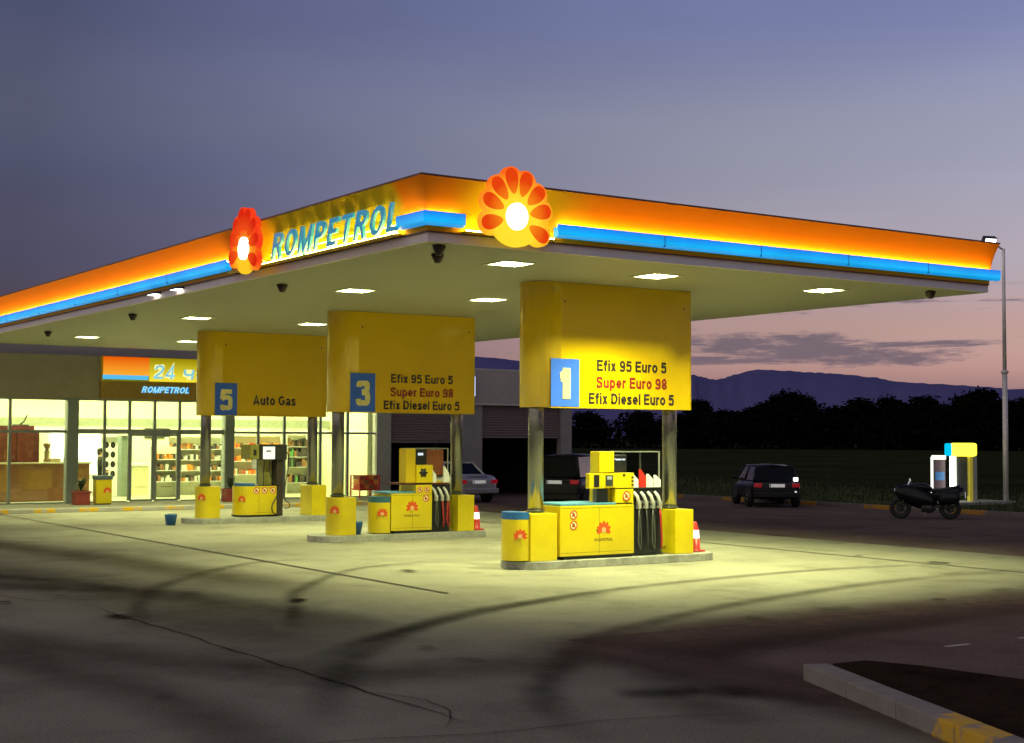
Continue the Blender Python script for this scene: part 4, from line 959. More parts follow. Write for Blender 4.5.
# garage bays
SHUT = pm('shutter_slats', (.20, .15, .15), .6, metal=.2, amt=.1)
def shutter(x0, x1, zb):
    mb = MB(); z = 3.6; 
    while z > zb:
        mb.add([(x0, FV + .10, z), (x1, FV + .10, z), (x1, FV + .075, z - .05), (x0, FV + .075, z - .05)], [(0, 1, 2, 3)]); mb.add([(x0, FV + .075, z - .05), (x1, FV + .075, z - .05), (x1, FV + .10, z - .10), (x0, FV + .10, z - .10)], [(0, 1, 2, 3)]); z -= .10
    mb.box(x0, x1, FV + .07, FV + .12, z - .08, z)
    return mb.build('shutter', SHUT, shop)
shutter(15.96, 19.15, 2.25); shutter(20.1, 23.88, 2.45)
for x0, x1 in ((19.16, 20.09), (23.9, 24.42)): MB().box(x0, x1, FV - .02, FV + .3, .0, 3.638).build('pillar', WALLG, shop)
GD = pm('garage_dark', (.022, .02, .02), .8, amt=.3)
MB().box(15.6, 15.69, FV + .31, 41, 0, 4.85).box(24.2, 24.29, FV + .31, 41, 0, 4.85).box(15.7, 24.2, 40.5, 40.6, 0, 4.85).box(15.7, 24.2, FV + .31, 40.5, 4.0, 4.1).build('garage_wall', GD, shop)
MB().box(21.0, 21.25, 35, 35.25, 0, 3.99).build('garage_post', pm('dull_post', (.25, .24, .22), .7), shop)
# sign over the doors
t = thing('shop_sign', 'long shop sign above the doors with orange panel and glowing 24-hour lettering', 'sign', (7.7, FV - .3, 3.6))
ORP = em('lit_orange', (1, .22, .01), 1.)
def grad_mat(name, z0, z1, c0, c1):
    m, nt, out = _new(name); e = nt.nodes.new('ShaderNodeEmission'); tc = nt.nodes.new('ShaderNodeTexCoord'); sp = nt.nodes.new('ShaderNodeSeparateXYZ')
    nt.links.new(tc.outputs['Object'], sp.inputs[0]); mr = nt.nodes.new('ShaderNodeMapRange'); mr.inputs['From Min'].default_value = z0; mr.inputs['From Max'].default_value = z1
    nt.links.new(sp.outputs[2], mr.inputs['Value']); rp = nt.nodes.new('ShaderNodeValToRGB'); rp.color_ramp.elements[0].color = (*c0, 1); rp.color_ramp.elements[1].color = (*c1, 1)
    nt.links.new(mr.outputs[0], rp.inputs[0]); nt.links.new(rp.outputs[0], e.inputs[0]); nt.links.new(e.outputs[0], out.inputs[0]); MATS[name] = m; return m
y = FV - .13
MB().box(4.92, 11.0, y - .18, y - .002, 4.16, 4.985).build('sign_box', YELD, t)
MB().box(4.95, 6.52, y - .20, y - .182, 4.36, 4.97).build('orange_panel', grad_mat('lit_orange_panel', .76, 1.37, (1, .42, .03), (.80, .10, .0)), t)
MB().box(4.93, 6.46, y - .30, y - .202, 4.22, 4.36).build('light_bar', em('sign_blue_bar', (.10, .52, .85), 1.), t)
MB().box(6.53, 10.98, y - .20, y - .182, 4.18, 4.97).build('yellow_panel', grad_mat('lit_yellow_panel', .58, 1.37, (.95, .78, .04), (.30, .24, .0)), t)
LB = pm('lit_letter_blue', (.1, .4, .6), .4, emit=(.25, .6, .78), es=.8); GY = em('pale_yellow_glow', (1., .98, .35), 1.)
for s_, x_, z_, w_, h_ in (('24', 7.02, 4.50, .74, .46), ('часа', 8.62, 4.50, 1.9, .46)):
    text_into(MB(), s_, (x_, y - .22, z_), U, Z, w_, h_, .04, .15, .15).build('lettering', LB, t)
    text_into(MB(), s_, (x_, y - .203, z_), U, Z, w_ * 1.02, h_ * 1.04, .004, .34, .15).build('letter_glow', GY, t)
MB().box(4.9, 11.0, y - .10, y - .002, 3.57, 4.155).build('lower_panel', pm('ochre_lower_panel', (.34, .20, .03), .5), t)
mb = MB(); text_into(mb, 'ROMPETROL', (7.12, y - .115, 3.90), U, Z, 1.66, .21, .02, .19, .3); mb.build('lettering', em('lit_pale_blue_letters', (.30, .74, 1.), 1.1), t)
mb = MB(); text_into(mb, 'ROMPETROL', (7.12, y - .103, 3.90), U, Z, 1.68, .22, .002, .42, .3); mb.build('letter_glow', em('blue_glow', (.02, .22, .62), .8), t)
# projecting lit sign on the garage fascia
t = thing('projecting_sign', 'small lit blue and white sign on the garage fascia beside board 3', 'sign', (19.4, FV - .3, 3.9))
MB().box(18.6, 19.58, FV - .34, FV - .16, 3.88, 4.75).build('sign_box', BLUE, t, bevel=.01)
MB().box(18.65, 19.32, FV - .352, FV - .342, 3.93, 4.70).build('blue_face', em('lit_blue_face', (.08, .25, .85), 1.2), t)
MB().box(19.33, 19.55, FV - .352, FV - .342, 3.93, 4.70).build('white_face', em('lit_white_face', (.6, .75, 1.), 1.2), t)

# shop interior furniture
WOODC = pm('brick_brown_counter', (.22, .085, .035), .6, amt=.15, scale=6)
def cbox(name, x0, x1, y0, y1, z0, z1, mt, par, bv=.01): return MB().box(x0, x1, y0, y1, z0, z1).build(name, mt, par, bevel=bv)
t = thing('shop_counter', 'long brown panelled counter behind the left shop windows', 'counter', (2.6, 31.4, .126))
cbox('front_panel', -3.0, 5.10, 31.2, 31.9, .13, 1.38, WOODC, t); cbox('worktop', -3.05, 5.16, 31.1, 31.95, 1.382, 1.44, pm('pale_worktop', (.6, .55, .4), .4), t)
t = thing('display_cabinet', 'dark maroon cabinet standing on the left end of the counter', 'cabinet', (2.7, 31.5, 1.44))
MAR = pm('maroon_wood', (.11, .02, .018), .5, amt=.3)
c = cbox('carcass', 2.05, 3.22, 31.2, 31.85, 1.442, 2.66, MAR, t); sub(c)
cbox('door', 2.10, 2.62, 31.17, 31.198, 1.48, 2.6, pm('maroon_door', (.15, .03, .022), .4, amt=.3), c); cbox('door', 2.65, 3.18, 31.17, 31.198, 1.48, 2.6, MATS['maroon_door'], c)
cbox('side_flap', 3.24, 3.42, 31.3, 31.7, 1.442, 2.45, MAR, t)
t = thing('aerial', 'thin black aerial sticking up from the maroon cabinet', 'aerial', (2.95, 31.5, 2.662)); MB().tube([(2.8, 31.5, 2.67), (2.95, 31.5, 2.80), (3.05, 31.45, 3.02)], .028, 6).build('rod', BLACK, t); cbox('foot', 2.6, 3.1, 31.4, 31.6, 2.662, 2.70, BLACK, t)
t = thing('coffee_grinder', 'small brown grinder with a round hopper on the counter', 'grinder', (3.5, 31.4, 1.44))
MB().lathe([(0, .002), (.11, .002), (.11, .08), (.08, .12), (.09, .35), (.05, .42), (.12, .55), (.13, .62), (0, .64)], (3.72, 31.45, 1.44), 16).build('body', pm('brown_machine', (.2, .12, .06), .4), t)
cbox('tray', 3.80, 4.15, 31.3, 31.6, 1.442, 1.56, pm('tan_tray', (.45, .35, .2), .5), t)
t = thing('cash_register', 'grey till and small items on the counter right of the pillar', 'till', (4.65, 31.4, 1.44))
cbox('base', 4.35, 4.75, 31.3, 31.7, 1.442, 1.56, DGREY, t); c = MB().prism([(4.38, 31.5), (4.72, 31.5), (4.72, 31.56), (4.38, 31.56)], 1.56, 1.88).build('screen', pm('till_green', (.14, .18, .12), .4), t)
t = thing('fridge', 'bright white lit fridge behind the counter', 'fridge', (5.2, 35.6, .126))
c = cbox('body', 4.9, 6.9, 35.4, 36.3, .13, 2.5, WHITE, t); cbox('lit_door', 5.0, 6.8, 35.37, 35.398, .9, 2.45, pm('lit_fridge_door', (.8, .9, .95), .2, emit=(.85, 1., 1.), es=.8), t)
t = thing('poster_stand', 'white panel printed with dark cups beside the sliding doors', 'poster', (6.8, 34, .126))
cbox('panel', 6.42, 7.02, 34, 34.06, .13, 2.30, WHITEPL, t)
mb = MB()
for k in range(4):
    for i in range(2): disc(mb, (6.60 + .24 * i, 33.998, 2.0 - .35 * k), U, Z, .09, .004, 12, 0, ry=.12)
mb.build('print', BLACK, t)
t = thing('vending_machine', 'dark narrow drinks machine just inside the doors', 'vending machine', (7.35, 33.8, .126)); cbox('body', 7.1, 7.32, 33.8, 34.4, .13, 2.35, pm('green_grey_machine', (.16, .2, .16), .4), t); cbox('pipe', 7.40, 7.5, 33.85, 33.95, .13, 2.3, ALU, t)
PROD = [pm('packet_%s' % n, c, .5, amt=.1) for n, c in (('red', (.6, .06, .04)), ('orange', (.7, .25, .04)), ('green', (.12, .35, .12)), ('dark', (.06, .05, .05)), ('white', (.7, .7, .62)), ('brown', (.28, .14, .06)), ('cyan', (.1, .45, .4)))]
def shelf_unit(x0, x1, y, zs, label, pal, back=None, d=.45, h=.22):
    t = thing('shelf_unit', label, 'shelves', ((x0 + x1) / 2, y, .126))
    cbox('side_panel', x0, x0 + .03, y, y + d, .128, zs[-1] + .45, WHITE, t, 0); cbox('side_panel', x1 - .03, x1, y, y + d, .128, zs[-1] + .45, WHITE, t, 0)
    cbox('back_panel', x0 + .03, x1 - .03, y + d - .02, y + d, .128, zs[-1] + .44, back or CREAM, t, 0)
    for z in zs:
        cbox('shelf', x0 + .03, x1 - .03, y, y + d - .02, z - .025, z, WHITE, t, 0)
        mb = MB(); x = x0 + .05
        while x < x1 - .12:
            w = random.uniform(.06, .13); hh = random.uniform(h * .5, h); mb.box(x, x + w * .92, y + random.uniform(.01, .06), y + .3, z + .001, z + hh, random.choice(pal)); x += w + random.choice([0, 0, .05])
        o = mb.build('goods', PROD, t); o['kind'] = 'stuff'
shelf_unit(7.85, 8.85, 32.6, [.70, 1.10, 1.50], 'shelf of small dark packets right behind the sliding doors', [3, 5, 4, 3, 1])
shelf_unit(8.95, 11.2, 34.0, [.65, 1.05, 1.45, 1.85], 'pale shelves of mixed goods between the doors and the second pillar', [1, 4, 5, 3, 4])
shelf_unit(11.3, 13.5, 33.6, [.9, 1.4, 1.9], 'shelves of orange and brown goods behind the gas pump', [1, 1, 5, 0, 4])
shelf_unit(13.7, 14.75, 33.9, [.55, 1.15, 1.55, 1.95], 'tall narrow rack of dark goods in three rows near the right end of the shop', [3, 3, 5, 2], h=.34)
t = thing('service_desk', 'white serving desk seen straight through the sliding doors', 'desk', (7.3, 35, .126)); cbox('front', 7.1, 9.4, 34.9, 35.5, .13, 1.20, pm('desk_yellow', (.66, .64, .38), .6), t); cbox('worktop', 7.05, 9.45, 34.85, 35.55, 1.202, 1.30, WHITE, t)
t = thing('menu_board', 'small dark menu screen under white lettering above the shelves', 'menu board', (8.3, 36.4, 2.2)); cbox('panel', 8.9, 9.9, 36.42, 36.49, 2.25, 2.62, DGREY, t); cbox('header', 8.9, 9.9, 36.42, 36.49, 2.66, 2.82, WHITEPL, t)

# potted plants
def plant(x, y, label):
    t = thing('potted_plant', label, 'potted plant', (x, y, .12), group='potted plants outside the shop')
    MB().box(x - .23, x + .23, y - .23, y + .23, .121, .50).box(x - .26, x + .26, y - .26, y + .26, .50, .56).build('pot', pm('dark_red_pot', (.25, .035, .025), .6), t, bevel=.01)
    MB().box(x - .2, x + .2, y - .2, y + .2, .562, .57).build('soil', SOIL, t)
    mb = MB()
    for k in range(26):
        a = random.uniform(0, 6.28); r = random.uniform(.12, .36); h = random.uniform(.2, .46); w = .05
        b = Vector((x, y, .56)); m_ = b + Vector((math.cos(a) * r * .45, math.sin(a) * r * .45, h * .8)); e = b + Vector((math.cos(a) * r, math.sin(a) * r, h * random.uniform(.6, 1.1)))
        s = Vector((-math.sin(a), math.cos(a), 0)) * w
        mb.add([b - s * .3, b + s * .3, m_ + s, e, m_ - s], [(0, 1, 2, 3, 4)])
    mb.build('leaves', pm('dark_leaves', (.035, .06, .02), .5, amt=.3), t)
plant(3.98, 28.5, 'leafy plant in a dark red square pot left of the shop bin'); plant(9.05, 28.4, 'leafy plant in a dark red square pot between islands and the second pillar')
t = thing('display_basket', 'red wire basket of packets outside the right end of the shop', 'basket', (14.5, 28.95, .12))
mb = MB()
for a, b in ((14.1, 28.6), (14.9, 28.6), (14.1, 29.3), (14.9, 29.3)): mb.box(a - .02, a + .02, b - .02, b + .02, .121, .95)
for z in (.45, .62, .8, .93): mb.box(14.12, 14.88, 28.59, 28.61, z, z + .02).box(14.12, 14.88, 29.29, 29.31, z, z + .02).box(14.09, 14.11, 28.62, 29.28, z, z + .02)
mb.build('frame', RED, t)
mb = MB()
for k in range(3):
    for i in range(4): mb.box(14.15 + i * .185, 14.32 + i * .185, 28.66, 29.2, .45 + .17 * k, .605 + .17 * k, (i + k) % 3)
o = mb.build('packets', [PROD[0], PROD[1], PROD[5]], t); o['kind'] = 'stuff'
cbox('tray', 14.13, 14.87, 28.63, 29.27, .40, .44, RED, t)

# person inside the shop
def person(loc, rz, label):
    V = [(0, 0, .95), (0, 0, 1.12), (0, .01, 1.32), (0, .0, 1.46), (0, .01, 1.56), (0, -.01, 1.66),
         (.10, 0, .88), (.105, -.02, .50), (.10, .02, .09), (.11, -.13, .035), (-.10, 0, .88), (-.105, -.02, .50), (-.10, .02, .09), (-.11, -.13, .035),
         (.19, 0, 1.42), (.24, .02, 1.15), (.22, -.20, 1.02), (.20, -.27, 1.0), (-.19, 0, 1.42), (-.24, .02, 1.15), (-.22, -.18, .98), (-.20, -.25, .96)]
    E_ = [(0, 1), (1, 2), (2, 3), (3, 4), (4, 5), (0, 6), (6, 7), (7, 8), (8, 9), (0, 10), (10, 11), (11, 12), (12, 13), (3, 14), (14, 15), (15, 16), (16, 17), (3, 18), (18, 19), (19, 20), (20, 21)]
    rad = [(.15, .11), (.135, .10), (.16, .11), (.09, .07), (.052, .052), (.092, .10), (.085, .09), (.06, .06), (.042, .045), (.035, .028), (.085, .09), (.06, .06), (.042, .045), (.035, .028),
           (.06, .06), (.043, .043), (.03, .03), (.03, .02), (.06, .06), (.043, .043), (.03, .03), (.03, .02)]
    for side, wi in ((1, 17), (-1, 21)):
        b = V[wi]
        for k in range(4):
            o = len(V); x = b[0] + (k - 1.5) * .019
            V += [(x, b[1] - .05 - .004 * (k in (1, 2)), b[2] - .01), (x, b[1] - .085 - .006 * (k in (1, 2)), b[2] - .03)]; E_ += [(wi, o), (o, o + 1)]; rad += [(.009, .009), (.007, .007)]
        o = len(V); V += [(b[0] - side * .045, b[1] - .02, b[2] - .005), (b[0] - side * .05, b[1] - .055, b[2] - .015)]; E_ += [(wi, o), (o, o + 1)]; rad += [(.010, .010), (.008, .008)]
    me = bpy.data.meshes.new('body'); me.from_pydata(V, E_, [])
    t = thing('person', label, 'person', loc, rz, world=False)
    o = bpy.data.objects.new('tmp_skin', me); COL.objects.link(o)
    md = o.modifiers.new('Skin', 'SKIN'); sd = o.modifiers.new('Sub', 'SUBSURF'); sd.levels = 1; sd.render_levels = 1
    for i, v in enumerate(me.skin_vertices[0].data): v.radius = rad[i]; v.use_root = (i == 0)
    dg = bpy.context.evaluated_depsgraph_get(); dg.update()
    m2 = bpy.data.meshes.new_from_object(o.evaluated_get(dg)); bpy.data.objects.remove(o)
    m2.name = 'body'; m2.materials.clear()
    for mt in (pm('skin_tone', (.45, .26, .17), .5), pm('black_shirt', (.02, .02, .022), .8), pm('dark_trousers', (.03, .032, .045), .8)): m2.materials.append(mt)
    for p in m2.polygons:
        c = p.center; p.use_smooth = True
        p.material_index = 0 if (c.z > 1.50 or (c.y < -.16 and c.z > .8)) else (1 if c.z > .92 else 2)
    b = bpy.data.objects.new('body', m2); COL.objects.link(b); b.parent = t
    mb = MB(); mb.ball((0, .015, 1.70), .098, .108, .095, 14); mb.ball((0, .05, 1.62), .085, .07, .09, 10); mb.build('hair', pm('dark_hair', (.02, .014, .01), .7), t)
    mb = MB(); mb.ball((-.032, -.098, 1.67), .012, .006, .008, 8).ball((.032, -.098, 1.67), .012, .006, .008, 8); mb.build('eye', BLACK, t)
    mb = MB(); mb.ball((0, -.108, 1.645), .012, .02, .022, 8); mb.ball((.088, 0, 1.65), .01, .02, .03, 8); mb.ball((-.088, 0, 1.65), .01, .02, .03, 8); mb.build('nose_and_ears', MATS['skin_tone'], t)
    mb = MB(); mb.ball((0, -.1, 1.605), .022, .006, .005, 8); mb.build('mouth', pm('lip_tone', (.35, .12, .1), .5), t)
person((5.50, 31.3, .127), R(70), 'person in black shirt standing inside the shop behind the bin')

# ------------------------------------------------------------------ vehicles
def car(label, loc, rz, L, W, H, kind, paint, belt=.92, plate=True, cat='car'):
    t = thing('parked_car', label, cat, loc, rz, world=False)
    hw = W / 2; y0, y1 = -L / 2, L / 2; zb = .22
    if kind == 'sedan': st = [(y0, .86, .42, .80), (y0 + .06, .93, .30, 1.0), (y0 + .5, .985, .24, 1.03), (y0 + 1.2, 1, .22, belt + .06), (-.2, 1, .22, belt + .02), (1.0, 1, .22, belt), (y1 - .75, .97, .22, .84), (y1 - .2, .90, .26, .70), (y1, .78, .36, .58)]
    else: st = [(y0, .88, .42, .82), (y0 + .05, .95, .30, belt), (y0 + .4, .99, .24, belt + .03), (y0 + 1.2, 1, .22, belt + .02), (-.2, 1, .22, belt), (.9, 1, .22, belt - .02), (y1 - .7, .97, .22, belt - .1), (y1 - .2, .90, .26, belt - .24), (y1, .78, .36, .60)]
    rings = []
    for y, k, z0, z1 in st:
        w = hw * k; h = z1 - z0
        rings.append([(-w * .88, y, z0), (-w * .98, y, z0 + h * .18), (-w, y, z0 + h * .5), (-w * .985, y, z0 + h * .78), (-w * .90, y, z1 - .015), (-w * .5, y, z1 + .01), (w * .5, y, z1 + .01), (w * .90, y, z1 - .015), (w * .985, y, z0 + h * .78), (w, y, z0 + h * .5), (w * .98, y, z0 + h * .18), (w * .88, y, z0)])
    MB().loft(rings).build('body', paint, t, sub=1)
    # greenhouse
    if kind == 'sedan': gh = [(y0 + .95, belt + .06), (y0 + 1.45, H - .02), (.35, H), (1.15, belt)]
    elif kind == 'hatch': gh = [(y0 + .10, belt + .0), (y0 + .48, H - .03), (.35, H), (1.2, belt - .02)]
    else: gh = [(y0 + .10, belt), (y0 + .34, H - .03), (.5, H), (1.25, belt - .02)]
    wb, wt = hw * .90, hw * .72
    (ya, za), (yb, zb_), (yc, zc), (yd, zd) = gh
    GL = pm('car_glass', (.008, .010, .014), .12, amt=.1, spec=.25)
    def quad(mb, p): mb.add(p, [(0, 1, 2, 3)])
    mb = MB(); quad(mb, [(-wb, ya, za), (wb, ya, za), (wt, yb, zb_), (-wt, yb, zb_)]); mb.build('rear_window', GL, t)
    mb = MB(); quad(mb, [(wb, yd, zd), (-wb, yd, zd), (-wt, yc, zc), (wt, yc, zc)]); mb.build('windscreen', GL, t)
    for s in (-1, 1):
        mb = MB(); mb.add([(s * wb, ya, za), (s * wt, yb, zb_), (s * wt, yc, zc), (s * wb, yd, zd)], [(0, 1, 2, 3)]); mb.build('side_window', GL, t)
    mb = MB(); mid = (yb + yc) / 2
    mb.loft([[(-wt, yb - .03, zb_ - .02), (0, yb - .05, zb_ + .02), (wt, yb - .03, zb_ - .02), (wt * .9, yb, zb_ - .05), (-wt * .9, yb, zb_ - .05)],
             [(-wt, mid, max(zb_, zc)), (0, mid, H + .035), (wt, mid, max(zb_, zc)), (wt * .9, mid, H - .03), (-wt * .9, mid, H - .03)],
             [(-wt, yc + .03, zc - .02), (0, yc + .05, zc + .02), (wt, yc + .03, zc - .02), (wt * .9, yc, zc - .05), (-wt * .9, yc, zc - .05)]], smooth=True)
    mb.build('roof', paint, t)
    mb = MB()
    for s in (-1, 1):
        mb.tube([(s * wb, ya, za), (s * wt, yb, zb_)], .045, 6); mb.tube([(s * wb, yd, zd), (s * wt, yc, zc)], .035, 6)
        m1 = (ya + yd) / 2; mb.tube([(s * (wb + .005), m1, belt), (s * (wt + .005), m1 - .05, H - .01)], .035, 6)
        mb.tube([(s * wt, yb, zb_ - .01), (s * wt, yc, zc - .01)], .03, 6)
    mb.build('pillars', paint, t)
    TL = pm('tail_lamp_red', (.45, .01, .02), .2, coat=.5, emit=(.9, .02, .05), es=.12)
    zt = belt - .16
    for s in (-1, 1):
        mb = MB(); mb.box(min(s * hw * .60, s * hw * .90), max(s * hw * .60, s * hw * .90), y0 - .012, y0 + .12, zt - .07, zt + .07); mb.build('tail_light', TL, t, bevel=.02)
        mb = MB(); mb.box(min(s * hw * .52, s * hw * .80), max(s * hw * .52, s * hw * .80), y1 - .10, y1 + .0, .55, .67); mb.build('headlight', pm('headlamp_glass', (.5, .5, .5), .1), t, bevel=.02)
        mb = MB(); mb.ball((s * (hw + .06), 1.0, belt + .05), .09, .05, .065, 8); mb.tube([(s * hw * .92, 1.0, belt), (s * (hw + .05), 1.0, belt + .03)], .02, 6); mb.build('mirror', paint, t)
        for yy in (y0 + .78, y1 - .80):
            r = .31 if kind != 'suv' else .34
            MB().cyl((s * (hw - .12), yy, r + .03), (s * (hw + .008), yy, r + .03), r + .06, n=24).build('wheel_arch', BLACK, t)
            w = MB().lathe([(.17, -.02), (r - .04, -.03), (r, .0), (r, .17), (r - .04, .20), (.17, .19)], (s * hw - (.0 if s < 0 else .17) - (.03 if s < 0 else -.03), yy, r), 24, axis='x')
            w.build('tyre', RUBBER, t)
            mb = MB(); xx = s * (hw + .012); disc(mb, (xx, yy, r), (0, 1 if s > 0 else -1, 0), Z, .17, .012, 20)
            for k in range(5):
                a = k * 2 * math.pi / 5
                mb.tube([(xx + s * .016, yy, r), (xx + s * .016, yy + .16 * math.cos(a), r + .16 * math.sin(a))], .02, 5)
            mb.build('rim', pm('alloy_rim', (.22, .22, .23), .35, metal=.8), t)
    mb = MB(); mb.box(-hw * .93, hw * .93, y0 - .05, y0 + .1, .34, .52); mb.build('rear_bumper', paint, t, bevel=.03)
    mb = MB(); mb.box(-hw * .85, hw * .85, y1 - .1, y1 + .04, .30, .50); mb.build('front_bumper', paint, t, bevel=.03)
    pz = zt - .01
    pl = MB().box(-.26, .26, y0 - .025, y0 - .012, pz - .055, pz + .055).build('number_plate', pm('plate_white', (.8, .8, .76), .4, emit=(.9, .9, .85), es=.25), t); sub(pl)
    mb = MB(); mb.box(-.25, -.215, y0 - .028, y0 - .0255, pz - .045, pz + .045); mb.build('plate_band', BLUE, pl)
    MB().box(-.35, .35, y0 + .02, y0 + .06, za if False else belt + .02, belt + .03).build('wiper', BLACK, t)
    return t
DARKP = pm('black_car_paint', (.005, .006, .007), .35, amt=.1, coat=.12, spec=.3)
SILV = pm('silver_car_paint', (.58, .56, .56), .3, metal=.5, amt=.04, coat=.6)
hb = car('dark hatchback parked by the far kerb with red tail lamps toward the camera', (25.55, 19.75, 0), -R(32), 3.95, 1.72, 1.43, 'hatch', pm('dark_blue_black_paint', (.005, .006, .010), .35, coat=.12, spec=.3))
o_ = MB(); o_.box(.56, .72, -1.985, -1.955, .90, 1.03); o_.build('lit_lamp', em('lit_rear_lamp', (1., .98, .95), 3.), hb, bevel=.03)
o_ = MB(); o_.box(.60, .66, -2.03, -2.015, .52, .57); o_.build('reflector', em('rear_reflector_glint', (.8, .8, .8), 1.), hb)  # white reflection point put in as emission
car('silver saloon nosed up to the garage pillar, only its boot visible between the pumps', (17.45, 28.05, 0), R(0), 4.4, 1.75, 1.42, 'sedan', SILV)
car('tall black estate car behind the nearest fuel pump, facing away to the right', (18.65, 21.5, 0), -R(57), 4.5, 1.80, 1.78, 'suv', DARKP, belt=1.08)

# motorcycle
t = thing('motorcycle', 'dark sports motorcycle standing at the far kerb beside the glowing air station', 'motorcycle', (23.65, 11.02, 0), R(42), world=False)
MP = pm('dark_fairing_paint', (.004, .006, .008), .4, coat=.1, spec=.3)
for y, n in ((.70, 'f'), (-.72, 'r')):
    MB().ring((0, y, .31), .255, .062, 'x', 28, 10).build('tyre', RUBBER, t)
    mb = MB(); mb.ring((0, y, .31), .185, .018, 'x', 24, 6); mb.cyl((-.06, y, .31), (.06, y, .31), .045, n=12)
    for k in range(5):
        a = k * 2 * math.pi / 5; mb.tube([(0, y, .31), (0, y + .18 * math.cos(a), .31 + .18 * math.sin(a))], .015, 5)
    disc(mb, (.07, y, .31), (0, 1, 0), Z, .13, .004, 18); mb.build('rim', DGREY, t)
mb = MB()
for s in (-1, 1): mb.tube([(s * .09, .70, .31), (s * .09, .42, .98)], .026, 8)
mb.build('fork', STEEL, t)
MB().tube([(-.35, .34, 1.02), (-.16, .42, 1.04), (.16, .42, 1.04), (.35, .34, 1.02)], .018, 8).build('handlebar', BLACK, t)
def oval(y, z, w, h, k=12): return [(w * math.cos(2 * math.pi * i / k), y, z + h * math.sin(2 * math.pi * i / k)) for i in range(k)]
MB().loft([oval(.86, .80, .05, .07), oval(.76, .78, .16, .18), oval(.5, .72, .22, .30), oval(.15, .62, .23, .33), oval(-.2, .52, .18, .24), oval(-.35, .48, .10, .12)]).build('fairing', MP, t)
MB().loft([oval(.36, .92, .08, .06), oval(.2, .95, .15, .11), oval(-.05, .93, .14, .11), oval(-.22, .86, .09, .06)]).build('fuel_tank', MP, t)
MB().loft([oval(-.15, .84, .10, .05), oval(-.45, .85, .14, .055), oval(-.75, .91, .11, .05), oval(-1.0, .98, .05, .03)]).build('seat', BLACK, t)
MB().loft([oval(-.2, .66, .14, .16), oval(-.6, .74, .19, .17), oval(-.9, .80, .16, .15), oval(-1.1, .88, .08, .07)]).build('tail_fairing', MP, t)
for s in (-1, 1): MB().loft([oval(-.38, .62, .07, .12), oval(-.45, .62, .12, .19), oval(-.88, .64, .12, .19), oval(-.98, .66, .07, .12)], M=Matrix.Translation((s * .27, 0, 0))).build('pannier', MP, t)
MB().add([(-.18, .78, .92), (.18, .78, .92), (.13, .46, 1.30), (-.13, .46, 1.30)], [(0, 1, 2, 3)]).build('windshield', glass('moto_screen', (.5, .5, .55), .2), t)
MB().loft([oval(.10, .36, .16, .16), oval(-.15, .34, .17, .18), oval(-.3, .36, .10, .12)]).build('engine', DGREY, t)
for s in (-1, 1):
    MB().tube([(s * .10, -.72, .31), (s * .10, -.25, .40)], .03, 8).build('swingarm', DGREY, t)
    mb = MB(); mb.ball((s * .38, .42, 1.14), .065, .02, .045, 10); mb.tube([(s * .2, .48, 1.0), (s * .37, .42, 1.12)], .01, 5); mb.build('mirror', pm('mirror_chrome_glint', (.75, .75, .75), .2, metal=.6, emit=(1, 1, 1), es=.25), t)  # mirror glint put in as weak emission
MB().cyl((.17, -.35, .40), (.20, -.98, .56), .055, .065, n=14).build('exhaust', STEEL, t)
MB().ball((0, .86, .83), .08, .03, .06, 10).build('headlight', MATS['headlamp_glass'], t)
MB().box(-.05, .05, -1.10, -1.06, .86, .92).build('tail_light', MATS['tail_lamp_red'], t, bevel=.008)
MB().box(-.09, .09, -1.16, -1.145, .62, .80).build('number_plate', MATS['plate_white'], t)
MB().tube([(-.08, .0, .3), (-.25, .0, .02)], .014, 6).build('kickstand', STEEL, t)

# ------------------------------------------------------------------ lamp post and air station
t = thing('lamp_post', 'tall slender galvanised lamp post with a bright floodlight, right of the canopy', 'lamp post', (35.5, 17.2, 0))
GAL = pm('galvanised_steel', (.62, .60, .60), .5, metal=.3, amt=.12, scale=4)
MB().cyl((35.5, 17.2, 0), (35.5, 17.2, 4.9), .105, .095, n=20).cyl((35.5, 17.2, 4.9), (35.5, 17.2, 9.6), .075, .055, n=20).cyl((35.5, 17.2, 4.86), (35.5, 17.2, 4.96), .14, n=20).build('pole', GAL, t)
MB().box(35.25, 35.75, 16.95, 17.45, .0, .04).build('base_plate', GAL, t)
MB().tube([(35.5, 17.2, 9.55), (35.3, 17.33, 9.72), (34.9, 17.6, 9.70), (34.75, 17.7, 9.72)], .04, 8).build('arm', GAL, t)
M = Matrix.Translation((34.98, 17.45, 9.86)) @ Matrix.Rotation(R(-20), 4, 'Z') @ Matrix.Rotation(R(35), 4, 'X')
h = MB().box(-.26, .26, -.08, .12, -.18, .18, M=M).build('floodlight', DGREY, t); sub(h)
MB().box(-.22, .22, -.095, -.082, -.15, .15, M=M).build('lens', em('flood_white', (1., .97, .88), 8.), h)

